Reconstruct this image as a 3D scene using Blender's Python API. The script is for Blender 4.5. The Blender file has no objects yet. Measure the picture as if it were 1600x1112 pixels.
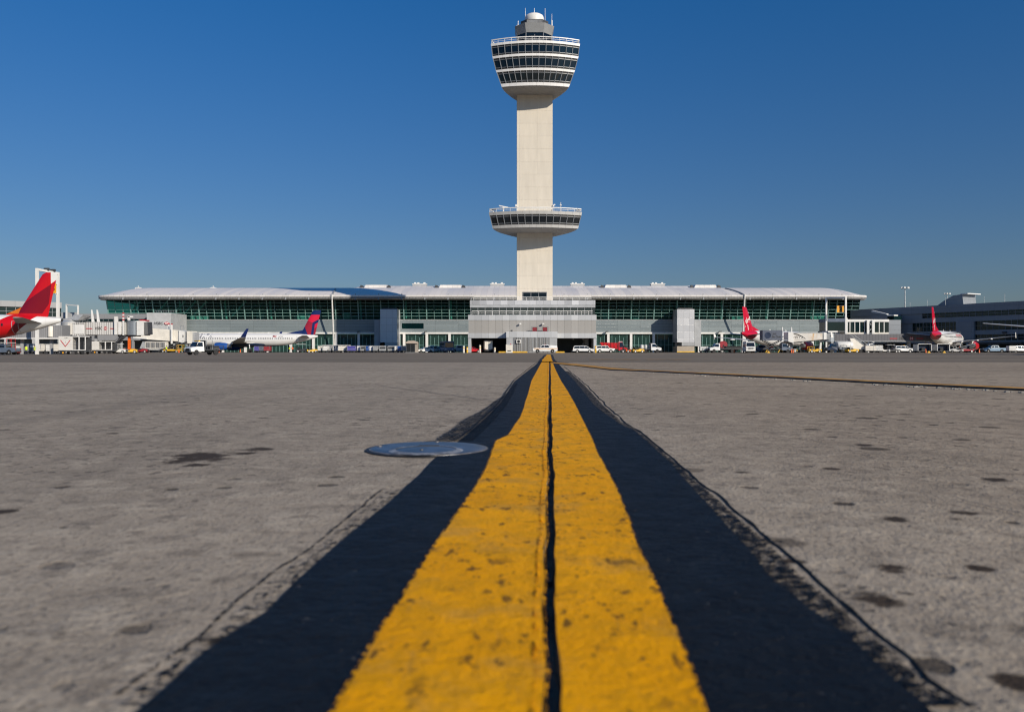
import bpy, bmesh, math, random
from mathutils import Vector, Matrix, noise
R = random.Random(7)
rad = math.radians
S = bpy.context.scene
COL = S.collection

# ------------------------------------------------------------------ camera, sky, sun, exposure
F = 1300.0            # focal length in photo pixels (photo is 1600 wide)
HY = 549.0            # horizon row
CZ = 0.30             # camera height
cam_d = bpy.data.cameras.new('camera')
cam_d.sensor_width = 36.0
cam_d.lens = F / 1600 * 36
cam_d.shift_y = -(556 - HY) / 1600
cam_d.clip_start = 0.05
cam_d.clip_end = 20000
cam_d.dof.use_dof = True
cam_d.dof.focus_distance = 11.0
cam_d.dof.aperture_fstop = 5.6
cam = bpy.data.objects.new('camera', cam_d)
cam.location = (0, 0, CZ)
cam.rotation_euler = (rad(90), 0, 0)
COL.objects.link(cam)
S.camera = cam

SUN_AZ, SUN_EL = rad(43.0), rad(24.5)      # azimuth to the right of straight behind the camera
to_sun = Vector((math.sin(SUN_AZ) * math.cos(SUN_EL), -math.cos(SUN_AZ) * math.cos(SUN_EL), math.sin(SUN_EL)))
W = bpy.data.worlds.new('World')
S.world = W
W.use_nodes = True
wn = W.node_tree
sky = wn.nodes.new('ShaderNodeTexSky')
sky.sky_type = 'NISHITA'
sky.sun_disc = False
sky.sun_elevation = SUN_EL
sky.sun_rotation = math.atan2(to_sun.x, to_sun.y)
sky.altitude = 0
sky.air_density = 1.0
sky.dust_density = 0.6
sky.ozone_density = 3.0
bg = wn.nodes['Background']
bg.inputs['Strength'].default_value = 0.07
# the air near the horizon is dull, the sky overhead deep blue (polarised, away from the sun)
wtc = wn.nodes.new('ShaderNodeTexCoord'); wsp = wn.nodes.new('ShaderNodeSeparateXYZ'); wn.links.new(wtc.outputs['Generated'], wsp.inputs[0])
wmr = wn.nodes.new('ShaderNodeMapRange'); wn.links.new(wsp.outputs[2], wmr.inputs[0]); wmr.inputs[1].default_value = 0.02; wmr.inputs[2].default_value = 0.40
wmx = wn.nodes.new('ShaderNodeMix'); wmx.data_type = 'RGBA'; wn.links.new(wmr.outputs[0], wmx.inputs[0])
wmx.inputs[6].default_value = (0.57, 0.605, 0.73, 1); wmx.inputs[7].default_value = (0.20, 0.77, 1.27, 1)
wml = wn.nodes.new('ShaderNodeMix'); wml.data_type = 'RGBA'; wml.blend_type = 'MULTIPLY'; wml.inputs[0].default_value = 1.0
wn.links.new(sky.outputs[0], wml.inputs[6]); wn.links.new(wmx.outputs[2], wml.inputs[7])
wn.links.new(wml.outputs[2], bg.inputs[0])
S.cycles.filter_width = 1.15
sun_d = bpy.data.lights.new('sun', 'SUN')
sun_d.energy = 4.7
sun_d.angle = rad(0.5)
sun_d.color = (1.0, 0.90, 0.76)
sun = bpy.data.objects.new('sun', sun_d)
sun.rotation_euler = to_sun.to_track_quat('Z', 'Y').to_euler()
sun.location = (0, 0, 200)
COL.objects.link(sun)
S.view_settings.view_transform = 'Standard'
S.view_settings.look = 'None'
S.view_settings.exposure = 0.0
S.view_settings.gamma = 1.0

# ------------------------------------------------------------------ geometry helpers
class MB:
    def __init__(s):
        s.v = []; s.f = []
    def add(s, vs, fs):
        o = len(s.v)
        s.v += [tuple(v) for v in vs]
        s.f += [tuple(i + o for i in f) for f in fs]
        return s
    def box(s, x0, x1, y0, y1, z0, z1):
        v = [(x, y, z) for x in (x0, x1) for y in (y0, y1) for z in (z0, z1)]
        return s.add(v, [(0, 1, 3, 2), (4, 6, 7, 5), (0, 4, 5, 1), (2, 3, 7, 6), (0, 2, 6, 4), (1, 5, 7, 3)])
    def cbox(s, x, y, z, sx, sy, sz):
        return s.box(x - sx / 2, x + sx / 2, y - sy / 2, y + sy / 2, z, z + sz)
    def hexa(s, b, t):
        return s.add(list(b) + list(t), [(3, 2, 1, 0), (4, 5, 6, 7), (0, 1, 5, 4), (1, 2, 6, 5), (2, 3, 7, 6), (3, 0, 4, 7)])
    def loft(s, rings, caps=True, closed=True):
        n = len(rings[0]); o = len(s.v)
        for r in rings: s.v += [tuple(p) for p in r]
        for k in range(len(rings) - 1):
            for i in range(n if closed else n - 1):
                j = (i + 1) % n
                s.f.append((o + k * n + i, o + k * n + j, o + (k + 1) * n + j, o + (k + 1) * n + i))
        if caps:
            s.f.append(tuple(o + i for i in reversed(range(n))))
            s.f.append(tuple(o + (len(rings) - 1) * n + i for i in range(n)))
        return s
    def tube(s, a, b, r0, r1=None, n=8):
        a = Vector(a); b = Vector(b); r1 = r0 if r1 is None else r1
        d = (b - a).normalized()
        u = d.orthogonal().normalized(); w = d.cross(u)
        rg = []
        for p, r in ((a, r0), (b, r1)):
            rg.append([p + (u * math.cos(2 * math.pi * i / n) + w * math.sin(2 * math.pi * i / n)) * r for i in range(n)])
        return s.loft(rg)
    def bar(s, a, b, w, h=None):
        a = Vector(a); b = Vector(b); h = h or w
        d = (b - a).normalized()
        up = Vector((0, 0, 1)) if abs(d.z) < 0.95 else Vector((0, 1, 0))
        u = d.cross(up).normalized() * w / 2; q = u.normalized().cross(d).normalized() * h / 2
        return s.loft([[p - u - q, p + u - q, p + u + q, p - u + q] for p in (a, b)])
    def lathe(s, prof, n=24, axis='z', c=(0, 0, 0), caps=True):
        rg = []
        for r, h in prof:
            ring = []
            for i in range(n):
                t = 2 * math.pi * i / n
                if axis == 'z': p = (c[0] + r * math.cos(t), c[1] + r * math.sin(t), c[2] + h)
                elif axis == 'x': p = (c[0] + h, c[1] + r * math.cos(t), c[2] + r * math.sin(t))
                else: p = (c[0] + r * math.cos(t), c[1] + h, c[2] - r * math.sin(t))
                ring.append(p)
            rg.append(ring)
        return s.loft(rg, caps)
    def prism(s, pts, fn0, fn1):
        """polygon pts mapped through two functions to 3D (two end faces) and joined"""
        return s.loft([[fn0(p) for p in pts], [fn1(p) for p in pts]])
    def build(s, name, mat, parent=None, smooth=False, bevel=0.0):
        me = bpy.data.meshes.new(name)
        me.from_pydata(s.v, [], s.f)
        bm = bmesh.new(); bm.from_mesh(me)
        bmesh.ops.recalc_face_normals(bm, faces=bm.faces)
        bm.to_mesh(me); bm.free()
        if smooth:
            me.polygons.foreach_set('use_smooth', [True] * len(me.polygons))
            try: me.set_sharp_from_angle(angle=rad(40))
            except Exception: pass
        o = bpy.data.objects.new(name, me)
        COL.objects.link(o)
        if mat: me.materials.append(mat)
        if parent: o.parent = parent
        if bevel:
            m = o.modifiers.new('bevel', 'BEVEL'); m.width = bevel; m.segments = 2; m.limit_method = 'ANGLE'
        return o

def thing(name, label, cat, loc=(0, 0, 0), rz=0.0, group=None):
    o = bpy.data.objects.new(name, None)
    o.empty_display_size = 0.5
    COL.objects.link(o)
    o.location = loc; o.rotation_euler = (0, 0, rz)
    o['label'] = label; o['category'] = cat
    if group: o['group'] = group
    return o

def tag(o, label, cat, group=None):
    o['label'] = label; o['category'] = cat
    if group: o['group'] = group
    return o

def structure(o):
    o['kind'] = 'structure'
    return o

def dup(root, loc, rz=None, label=None):
    r = root.copy(); COL.objects.link(r); r.location = loc
    if rz is not None: r.rotation_euler = (0, 0, rz)
    if label: r['label'] = label
    for ch in list(root.children):
        c = ch.copy(); COL.objects.link(c); c.parent = r
        for g in ch.children:
            d = g.copy(); COL.objects.link(d); d.parent = c
    return r

def text_mesh(name, s, size, mat, parent, fn, shear=0.0, align='CENTER', extrude=0.0, stretch=1.0, sub=False, bold=0.0):
    """text -> one mesh; fn maps a flat text point (u, v, d) to parent space"""
    cu = bpy.data.curves.new(name, 'FONT')
    cu.body = s; cu.size = size; cu.align_x = align; cu.align_y = 'CENTER'; cu.shear = shear
    cu.resolution_u = 3
    cu.offset = bold
    o = bpy.data.objects.new('tmp', cu); COL.objects.link(o)
    dg = bpy.context.evaluated_depsgraph_get()
    me = bpy.data.meshes.new_from_object(o.evaluated_get(dg))
    bpy.data.objects.remove(o); bpy.data.curves.remove(cu)
    for v in me.vertices:
        v.co = Vector(fn(v.co.x * stretch, v.co.y))
    me.name = name
    me.materials.clear(); me.materials.append(mat)
    ob = bpy.data.objects.new(name, me); COL.objects.link(ob); ob.parent = parent
    return ob

def Xp(px, D): return (px - 800.0) / F * D
def Zp(py, D): return CZ - (py - HY) * D / F
def gz(D):
    """height of the apron: a shallow drainage trough between the camera and the terminal"""
    k = [(-1e9, 0), (25, 0), (60, -0.06), (110, -0.28), (150, -0.30), (180, -0.14), (205, -0.02), (225, 0), (1e9, 0)]
    for (a, za), (b, zb) in zip(k, k[1:]):
        if D <= b:
            t = (D - a) / (b - a); t = t * t * (3 - 2 * t)
            return za + (zb - za) * t
    return 0.0

# ------------------------------------------------------------------ materials
def nt_of(name):
    m = bpy.data.materials.new(name); m.use_nodes = True
    nt = m.node_tree
    return m, nt, nt.nodes['Principled BSDF']

class N:
    """tiny node-building helper"""
    def __init__(s, nt): s.nt = nt
    def new(s, t, **kw):
        n = s.nt.nodes.new(t)
        for k, v in kw.items(): setattr(n, k, v)
        return n
    def link(s, a, b): s.nt.links.new(a, b)
    def _in(s, sock, v):
        if isinstance(v, (int, float)): sock.default_value = v
        elif isinstance(v, (tuple, list)): sock.default_value = v
        else: s.link(v, sock)
    def m(s, op, a, b=None, c=None, clamp=False):
        n = s.new('ShaderNodeMath', operation=op); n.use_clamp = clamp
        s._in(n.inputs[0], a)
        if b is not None: s._in(n.inputs[1], b)
        if c is not None: s._in(n.inputs[2], c)
        return n.outputs[0]
    def mix(s, fac, a, b, blend='MIX'):
        n = s.new('ShaderNodeMix', data_type='RGBA', blend_type=blend)
        s._in(n.inputs[0], fac); s._in(n.inputs[6], a); s._in(n.inputs[7], b)
        return n.outputs[2]
    def ramp(s, v, lo, hi):
        n = s.new('ShaderNodeMapRange'); n.interpolation_type = 'SMOOTHSTEP'
        s._in(n.inputs[0], v); n.inputs[1].default_value = lo; n.inputs[2].default_value = hi
        return n.outputs[0]
    def coord(s, which='Object'):
        return s.new('ShaderNodeTexCoord').outputs[which]
    def scale(s, v, sc):
        n = s.new('ShaderNodeVectorMath', operation='MULTIPLY'); s.link(v, n.inputs[0]); n.inputs[1].default_value = sc
        return n.outputs[0]
    def noise(s, v, sc, det=4, rough=0.6, out=0):
        n = s.new('ShaderNodeTexNoise'); s.link(v, n.inputs['Vector'])
        n.inputs['Scale'].default_value = sc; n.inputs['Detail'].default_value = det; n.inputs['Roughness'].default_value = rough
        return n.outputs[out]
    def sep(s, v):
        n = s.new('ShaderNodeSeparateXYZ'); s.link(v, n.inputs[0]); return n.outputs
    def bump(s, h, strength, dist, normal=None):
        n = s.new('ShaderNodeBump'); s.link(h, n.inputs['Height'])
        n.inputs['Strength'].default_value = strength; n.inputs['Distance'].default_value = dist
        if normal: s.link(normal, n.inputs['Normal'])
        return n.outputs[0]

def c4(c): return (c[0], c[1], c[2], 1.0)

def mat(name, col, rough=0.5, metal=0.0, var=0.12, vscale=0.8, coat=0.0, spec=0.5):
    """plain coloured material with worn, slightly uneven colour"""
    m, nt, b = nt_of(name); n = N(nt)
    v = n.coord()
    f = n.noise(v, vscale, 5, 0.65)
    lo = tuple(x * (1 - var) for x in col); hi = tuple(min(1, x * (1 + var)) for x in col)
    nt.links.new(n.mix(n.ramp(f, 0.3, 0.7), c4(lo), c4(hi)), b.inputs['Base Color'])
    r = n.m('MULTIPLY_ADD', f, 0.25, rough - 0.12)
    nt.links.new(r, b.inputs['Roughness'])
    b.inputs['Metallic'].default_value = metal
    b.inputs['Specular IOR Level'].default_value = spec
    b.inputs['Coat Weight'].default_value = coat
    b.inputs['Coat Roughness'].default_value = 0.1
    return m

def panel_mat(name, col, px, pz, rough=0.45, metal=0.0, var=0.12, line=0.05, dark=0.5, off=0.0, pys=None, stain=0.15, bumpy=0.0):
    """cladding: joints every px (along x) and pz (along z), each panel a slightly different tone"""
    m, nt, b = nt_of(name); n = N(nt)
    v = n.coord(); x, y, z = n.sep(v)
    hx = n.m('ADD', x, y) if pys else x
    fx = n.m('ADD', n.m('DIVIDE', hx, px), 100.37 + off) if px else 0.5
    fz = n.m('ADD', n.m('DIVIDE', z, pz), 100.0) if pz else 0.5
    masks = []
    if px: masks.append(n.m('LESS_THAN', n.m('FRACT', fx), line / px))
    if pz: masks.append(n.m('LESS_THAN', n.m('FRACT', fz), line / pz))
    lines = masks[0] if len(masks) == 1 else n.m('MAXIMUM', masks[0], masks[1])
    cell = n.new('ShaderNodeCombineXYZ')
    n._in(cell.inputs[0], n.m('FLOOR', fx) if px else 0.0); n._in(cell.inputs[2], n.m('FLOOR', fz) if pz else 0.0)
    wn_ = n.new('ShaderNodeTexWhiteNoise'); n.link(cell.outputs[0], wn_.inputs['Vector'])
    tone = n.m('MULTIPLY_ADD', wn_.outputs[0], 2 * var, 1 - var)
    st = n.noise(n.scale(v, (0.9, 0.9, 0.12)), 1.0, 5, 0.7)
    tone = n.m('MULTIPLY', tone, n.m('MULTIPLY_ADD', st, 2 * stain, 1 - stain))
    tone = n.m('MULTIPLY', tone, n.m('SUBTRACT', 1.0, n.m('MULTIPLY', lines, dark)))
    cm = n.new('ShaderNodeVectorMath', operation='SCALE'); cm.inputs[0].default_value = col; n.link(tone, cm.inputs[3])
    nt.links.new(cm.outputs[0], b.inputs['Base Color'])
    nt.links.new(n.m('MULTIPLY_ADD', wn_.outputs[0], 0.2, rough - 0.1), b.inputs['Roughness'])
    b.inputs['Metallic'].default_value = metal
    nrm = n.bump(n.m('SUBTRACT', 1.0, lines), 0.6, 0.03)
    if bumpy: nrm = n.bump(n.noise(v, 0.6, 2, 0.5), bumpy, 0.2, nrm)
    nt.links.new(nrm, b.inputs['Normal'])
    return m

def glass_mat(name, tint, trans=0.6, refl_col=(0.8, 0.9, 0.9), base=(0.01, 0.03, 0.03)):
    """tinted window glass: part see-through, part dark body, with mirror reflection by angle"""
    m, nt, b = nt_of(name); n = N(nt)
    v = n.coord()
    b.inputs['Base Color'].default_value = c4(base); b.inputs['Roughness'].default_value = 0.04
    b.inputs['Specular IOR Level'].default_value = 0.7
    nt.links.new(n.bump(n.noise(v, 0.35, 1, 0.4), 0.08, 0.05), b.inputs['Normal'])
    t = n.new('ShaderNodeBsdfTransparent'); t.inputs[0].default_value = c4(tint)
    mx = n.new('ShaderNodeMixShader')
    fr = n.new('ShaderNodeFresnel'); fr.inputs[0].default_value = 1.5
    n.link(n.m('MULTIPLY', n.m('SUBTRACT', 1.0, fr.outputs[0]), trans), mx.inputs[0])
    n.link(b.outputs[0], mx.inputs[1]); n.link(t.outputs[0], mx.inputs[2])
    n.link(mx.outputs[0], nt.nodes['Material Output'].inputs[0])
    return m

def poly_mask(n, X, Z, pts):
    """1 inside a convex polygon given clockwise or counter-clockwise"""
    ar = sum(pts[i][0] * pts[(i + 1) % len(pts)][1] - pts[(i + 1) % len(pts)][0] * pts[i][1] for i in range(len(pts)))
    if ar < 0: pts = pts[::-1]
    res = None
    for i in range(len(pts)):
        (x0, z0), (x1, z1) = pts[i], pts[(i + 1) % len(pts)]
        a, b_ = -(z1 - z0), (x1 - x0)
        cst = -(a * x0 + b_ * z0)
        e = n.m('ADD', n.m('MULTIPLY_ADD', X, a, cst), n.m('MULTIPLY', Z, b_))
        res = e if res is None else n.m('MINIMUM', res, e)
    return n.m('GREATER_THAN', res, 0.0)

def livery_mat(name, base, regions, rough=0.3):
    """aircraft paint: base colour and painted regions (polygon in the aircraft's x, z) in colours"""
    m, nt, b = nt_of(name); n = N(nt)
    v = n.coord(); X, Y, Z = n.sep(v)
    col = c4(base)
    for pts, c in regions:
        col = n.mix(poly_mask(n, X, Z, pts), col, c4(c))
    f = n.noise(n.scale(v, (0.4, 1, 1)), 1.2, 5, 0.65)
    seams = n.m('LESS_THAN', n.m('FRACT', n.m('DIVIDE', X, 2.1)), 0.012)
    tone = n.m('SUBTRACT', n.m('MULTIPLY_ADD', f, 0.2, 0.9), n.m('MULTIPLY', seams, 0.2))
    sc = n.new('ShaderNodeVectorMath', operation='SCALE'); n._in(sc.inputs[0], col if not isinstance(col, tuple) else col[:3]); n.link(tone, sc.inputs[3])
    nt.links.new(sc.outputs[0], b.inputs['Base Color'])
    b.inputs['Roughness'].default_value = rough
    b.inputs['Coat Weight'].default_value = 0.3
    return m

M = {}
M['white'] = mat('white paint', (0.74, 0.73, 0.70), 0.4, 0, 0.08, 0.7)
M['truck_white'] = mat('white vehicle paint', (0.78, 0.78, 0.77), 0.3, 0, 0.06, 0.9, coat=0.4)
M['cream'] = mat('cream paint', (0.74, 0.70, 0.62), 0.5, 0, 0.12, 0.5)
M['steel'] = mat('galvanised steel', (0.42, 0.44, 0.45), 0.42, 0.6, 0.15, 1.5)
M['grey'] = mat('grey paint', (0.27, 0.28, 0.29), 0.5, 0, 0.12, 0.8)
M['midgrey'] = mat('mid grey paint', (0.36, 0.37, 0.38), 0.5, 0, 0.1, 0.6)
M['dark'] = mat('dark grey metal', (0.05, 0.052, 0.056), 0.5, 0, 0.2, 1.5)
M['black'] = mat('black rubber', (0.018, 0.018, 0.019), 0.7, 0, 0.25, 3)
M['rim'] = mat('wheel rim', (0.62, 0.62, 0.6), 0.4, 0.2, 0.15, 4)
M['vglass'] = mat('vehicle window', (0.012, 0.016, 0.02), 0.08, 0, 0.1, 1, spec=0.8)
M['red'] = mat('red paint', (0.50, 0.012, 0.02), 0.35, 0, 0.15, 0.9, coat=0.3)
M['red_dull'] = mat('dull red paint', (0.30, 0.02, 0.03), 0.5, 0, 0.2, 0.9)
M['orange'] = mat('orange plastic', (0.75, 0.13, 0.012), 0.5, 0, 0.15, 3)
M['yellow'] = mat('yellow paint', (0.72, 0.42, 0.03), 0.45, 0, 0.18, 1.5)
M['hiviz'] = mat('lime safety cloth', (0.55, 0.75, 0.03), 0.8, 0, 0.1, 4)
M['blue'] = mat('blue paint', (0.015, 0.075, 0.30), 0.4, 0, 0.15, 1)
M['violet'] = mat('violet blue paint', (0.075, 0.07, 0.33), 0.45, 0, 0.15, 1)
M['navy'] = mat('dark navy paint', (0.012, 0.025, 0.06), 0.35, 0, 0.15, 1)
M['slate'] = mat('blue grey paint', (0.10, 0.13, 0.18), 0.4, 0, 0.12, 1)
M['lamp'] = mat('lamp lens', (0.7, 0.7, 0.66), 0.15, 0, 0.05, 4)
M['amber'] = mat('amber lens', (0.8, 0.36, 0.02), 0.2, 0, 0.05, 4)
M['tail'] = mat('red lens', (0.42, 0.01, 0.012), 0.2, 0, 0.05, 4)
M['skin'] = mat('skin', (0.36, 0.2, 0.13), 0.6, 0, 0.1, 8)
M['cloth'] = mat('navy work cloth', (0.02, 0.025, 0.05), 0.85, 0, 0.2, 6)
M['ink'] = mat('black lettering', (0.02, 0.02, 0.022), 0.5, 0, 0.05, 1)
M['redink'] = mat('red lettering', (0.45, 0.012, 0.025), 0.5, 0, 0.05, 1)
M['sign_yellow'] = mat('yellow sign face', (0.80, 0.36, 0.02), 0.45, 0, 0.06, 1)
M['silver'] = mat('bare aluminium', (0.58, 0.58, 0.57), 0.38, 0.5, 0.15, 1.2)
M['engine'] = mat('engine metal', (0.35, 0.34, 0.33), 0.35, 0.8, 0.15, 2)
M['wing'] = mat('wing grey paint', (0.42, 0.43, 0.44), 0.38, 0, 0.1, 0.6)
M['window'] = mat('cabin window', (0.015, 0.018, 0.025), 0.15, 0, 0.1, 1)
# ------------------------------------------------------------------ ground
def seam_x(D):
    """the lead-in line runs a little to the right of straight ahead"""
    return 59.0 / F * D

def seam_wobble(D):
    return 0.006 * noise.noise(Vector((D * 2.3, 2.2, 0))) + 0.0025 * noise.noise(Vector((D * 11, 7.7, 0)))

def stations(lo, hi, k=1.035):
    d = lo; out = []
    while d < hi:
        out.append(d); d *= k
    out.append(hi)
    return out

def ground_material():
    m, nt, b = nt_of('concrete and asphalt apron'); n = N(nt)
    v = n.coord(); x, y, z = n.sep(v)
    big = n.noise(v, 0.11, 4, 0.6)
    mid = n.noise(v, 1.3, 5, 0.65)
    fine = n.noise(v, 9, 6, 0.72)
    grain = n.noise(v, 95, 3, 0.7)
    col = n.mix(n.ramp(big, 0.3, 0.7), c4((0.36, 0.312, 0.262)), c4((0.44, 0.385, 0.325)))
    col = n.mix(n.m('MULTIPLY', n.ramp(mid, 0.42, 0.66), 0.55), col, c4((0.225, 0.195, 0.163)))
    col = n.mix(n.m('MULTIPLY', n.ramp(fine, 0.47, 0.64), 0.6), col, c4((0.52, 0.46, 0.39)))
    col = n.mix(n.m('MULTIPLY', n.ramp(n.noise(v, 14, 5, 0.72), 0.50, 0.64), 0.6), col, c4((0.15, 0.128, 0.107)))
    salt = n.noise(v, 210, 3, 0.8)
    col = n.mix(n.m('MULTIPLY', n.ramp(salt, 0.56, 0.68), 0.75), col, c4((0.62, 0.56, 0.49)))
    col = n.mix(n.m('MULTIPLY', n.ramp(n.noise(v, 150, 4, 0.8), 0.54, 0.66), 0.8), col, c4((0.09, 0.078, 0.066)))
    # exposed aggregate
    vo = n.new('ShaderNodeTexVoronoi'); n.link(v, vo.inputs['Vector']); vo.inputs['Scale'].default_value = 75
    hsv = n.sep(vo.outputs['Color'])
    agg = n.m('MULTIPLY', n.m('LESS_THAN', vo.outputs['Distance'], 0.34), n.ramp(grain, 0.42, 0.6))
    aggc = n.mix(hsv[0], c4((0.10, 0.088, 0.076)), c4((0.52, 0.46, 0.40)))
    col = n.mix(n.m('MULTIPLY', agg, 0.8), col, aggc)
    # pits and popped-out spots
    warp = n.new('ShaderNodeVectorMath', operation='MULTIPLY_ADD')
    n.link(n.noise(v, 16, 5, 0.75, out=1), warp.inputs[0]); warp.inputs[1].default_value = (0.045, 0.045, 0); n.link(v, warp.inputs[2])
    def pits(sc, size, keep, seed):
        w2 = n.new('ShaderNodeVectorMath', operation='ADD'); n.link(warp.outputs[0], w2.inputs[0]); w2.inputs[1].default_value = (seed, seed * 2, 0)
        q = n.new('ShaderNodeTexVoronoi'); q.voronoi_dimensions = '2D'; n.link(w2.outputs[0], q.inputs['Vector']); q.inputs['Scale'].default_value = sc
        cs = n.sep(q.outputs['Color'])
        rr = n.m('MULTIPLY_ADD', cs[1], size * 0.7, size * 0.3)
        inside = n.ramp(n.m('SUBTRACT', rr, q.outputs['Distance']), 0.0, size * 0.25)
        return n.m('MULTIPLY', inside, n.m('LESS_THAN', cs[0], keep))
    right = n.ramp(x, -0.2, 1.0)
    p1 = n.m('MULTIPLY', pits(2.6, 0.15, 0.30, 3.1), n.m('MULTIPLY_ADD', right, 0.6, 0.25))
    p2 = n.m('MULTIPLY', pits(8.5, 0.22, 0.30, 8.4), n.m('MULTIPLY', n.ramp(n.noise(v, 0.7, 3, 0.6), 0.40, 0.55), 0.95))
    p3 = n.m('MULTIPLY', pits(30, 0.34, 0.30, 1.7), n.m('MULTIPLY', n.ramp(n.noise(v, 1.1, 2, 0.5), 0.44, 0.64), 0.8))
    col = n.mix(p1, col, c4((0.055, 0.042, 0.03)))
    col = n.mix(n.m('MULTIPLY', p2, 0.95), col, c4((0.045, 0.035, 0.027)))
    col = n.mix(n.m('MULTIPLY', p3, 0.9), col, c4((0.035, 0.032, 0.032)))
    # oil stains with a place and shape of their own
    sw = n.noise(v, 9, 6, 0.75)
    stain = None
    for sx, sy, rx, ry in STAINS:
        dx = n.m('DIVIDE', n.m('SUBTRACT', x, sx), rx); dy = n.m('DIVIDE', n.m('SUBTRACT', y, sy), ry)
        d2 = n.m('ADD', n.m('MULTIPLY', dx, dx), n.m('MULTIPLY', dy, dy))
        stain = d2 if stain is None else n.m('MINIMUM', stain, d2)
    sm = n.m('SUBTRACT', 1.0, n.ramp(n.m('ADD', stain, n.m('MULTIPLY_ADD', sw, 4.6, -2.3)), 0.25, 1.0))
    col = n.mix(sm, col, c4((0.040, 0.027, 0.017)))
    # slabs of slightly different age
    sl = n.new('ShaderNodeTexWhiteNoise'); sl.noise_dimensions = '1D'; n.link(n.m('FLOOR', n.m('DIVIDE', n.m('SUBTRACT', y, 1.98), 5.3)), sl.inputs['W'])
    col = n.mix(n.m('MULTIPLY', sl.outputs[0], 0.16), col, c4((0.12, 0.1, 0.085)))
    col = n.mix(n.m('MULTIPLY', n.ramp(x, 0.0, 1.6), 0.5), col, n.mix(1.0, col, c4((0.98, 0.90, 0.80)), 'MULTIPLY'))
    # faint tyre tracks
    tr = n.noise(n.scale(v, (1.0, 0.04, 1)), 1.1, 3, 0.6)
    col = n.mix(n.m('MULTIPLY', n.ramp(tr, 0.56, 0.75), 0.35), col, c4((0.09, 0.085, 0.08)))
    # asphalt beyond the slab edge
    edge = n.m('ADD', y, n.m('MULTIPLY', n.noise(v, 0.8, 3, 0.6), 0.5))
    isas = n.ramp(edge, 23.0, 23.5)
    ac = n.mix(n.ramp(n.noise(n.scale(v, (0.25, 1, 1)), 0.09, 4, 0.65), 0.35, 0.68), c4((0.195, 0.165, 0.132)), c4((0.275, 0.235, 0.19)))
    ac = n.mix(n.m('MULTIPLY', n.ramp(n.noise(n.scale(v, (0.05, 1, 1)), 0.35, 3, 0.6), 0.5, 0.7), 0.5), ac, c4((0.11, 0.092, 0.074)))
    ac = n.mix(n.m('MULTIPLY', grain, 0.4), ac, c4((0.06, 0.056, 0.052)))
    col = n.mix(isas, col, ac)
    col = n.mix(1.0, col, c4((1.0, 0.955, 0.87)), 'MULTIPLY')
    nt.links.new(col, b.inputs['Base Color'])
    b.inputs['Roughness'].default_value = 0.85
    b.inputs['Specular IOR Level'].default_value = 0.3
    h = n.m('ADD', n.m('MULTIPLY', fine, 0.5), n.m('MULTIPLY', grain, 0.22))
    h = n.m('SUBTRACT', h, n.m('MULTIPLY', n.m('ADD', p2, p3), 0.5))
    h = n.m('ADD', h, n.m('MULTIPLY', agg, 0.12))
    nt.links.new(n.bump(h, 1.0, 0.017), b.inputs['Normal'])
    return m

def gp(px, py):
    D = F * CZ / (py - HY)
    return Xp(px, D), D
STAINS = []
for px, py, w in ((308, 714, 62), (400, 702, 30), (385, 708, 18), (310, 726, 26), (5, 799, 22), (1388, 887, 34), (1530, 887, 24),
                  (1370, 935, 45), (1585, 1065, 40), (1160, 738, 16), (1555, 749, 24), (1505, 801, 28), (1400, 811, 26),
                  (1243, 877, 34), (1297, 732, 16), (1349, 695, 18), (355, 1005, 40)):
    sx_, sy_ = gp(px, py)
    STAINS.append((sx_, sy_, w * sy_ / F, w * sy_ / F * (1.0 if px != 308 else 1.3)))

def build_ground():
    st = [-3000, -400, -60, -8, -1, 0.2] + stations(0.4, 26, 1.02) + [30, 36, 43, 52, 62, 72, 82, 92, 102, 112, 122, 132, 142, 152, 162, 172, 182, 192, 202, 212, 222, 235, 260, 320, 500, 1500, 9000]
    far = [9000, 1500, 300, 80, 20, 5, 1.5, 0.4]
    rings = []
    for D in st:
        g = 1.0 if 0.2 <= D < 24 else 0.0
        z = gz(D)
        hw = 0.0080 + 0.0018 * noise.noise(Vector((D * 9, 0, 3))) + 0.0006 * D
        hl = hw + 0.0015 * noise.noise(Vector((D * 21, 5, 3))); hr = hw + 0.0015 * noise.noise(Vector((D * 21, 9, 3)))
        sx = seam_x(D) + (seam_wobble(D) if g else 0)
        row = [(-f, z) for f in far] + [(-hl, z), (-hl * 0.55, z - 0.022 * g), (hr * 0.55, z - 0.022 * g), (hr, z)] + [(f, z) for f in reversed(far)]
        rings.append([(sx + a, D, zz) for a, zz in row])
    o = MB().loft(rings, caps=False, closed=False).build('apron_ground', ground_material())
    for p in o.data.polygons:
        if p.normal.z < 0: p.flip()
    return structure(o)
build_ground()

def interp(tab, y):
    tab = sorted(tab)
    if y <= tab[0][0]: a, b = tab[0], tab[1]
    elif y >= tab[-1][0]: a, b = tab[-2], tab[-1]
    else:
        for a, b in zip(tab, tab[1:]):
            if a[0] <= y <= b[0]: break
    return a[1] + (b[1] - a[1]) * (y - a[0]) / (b[0] - a[0])

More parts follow.
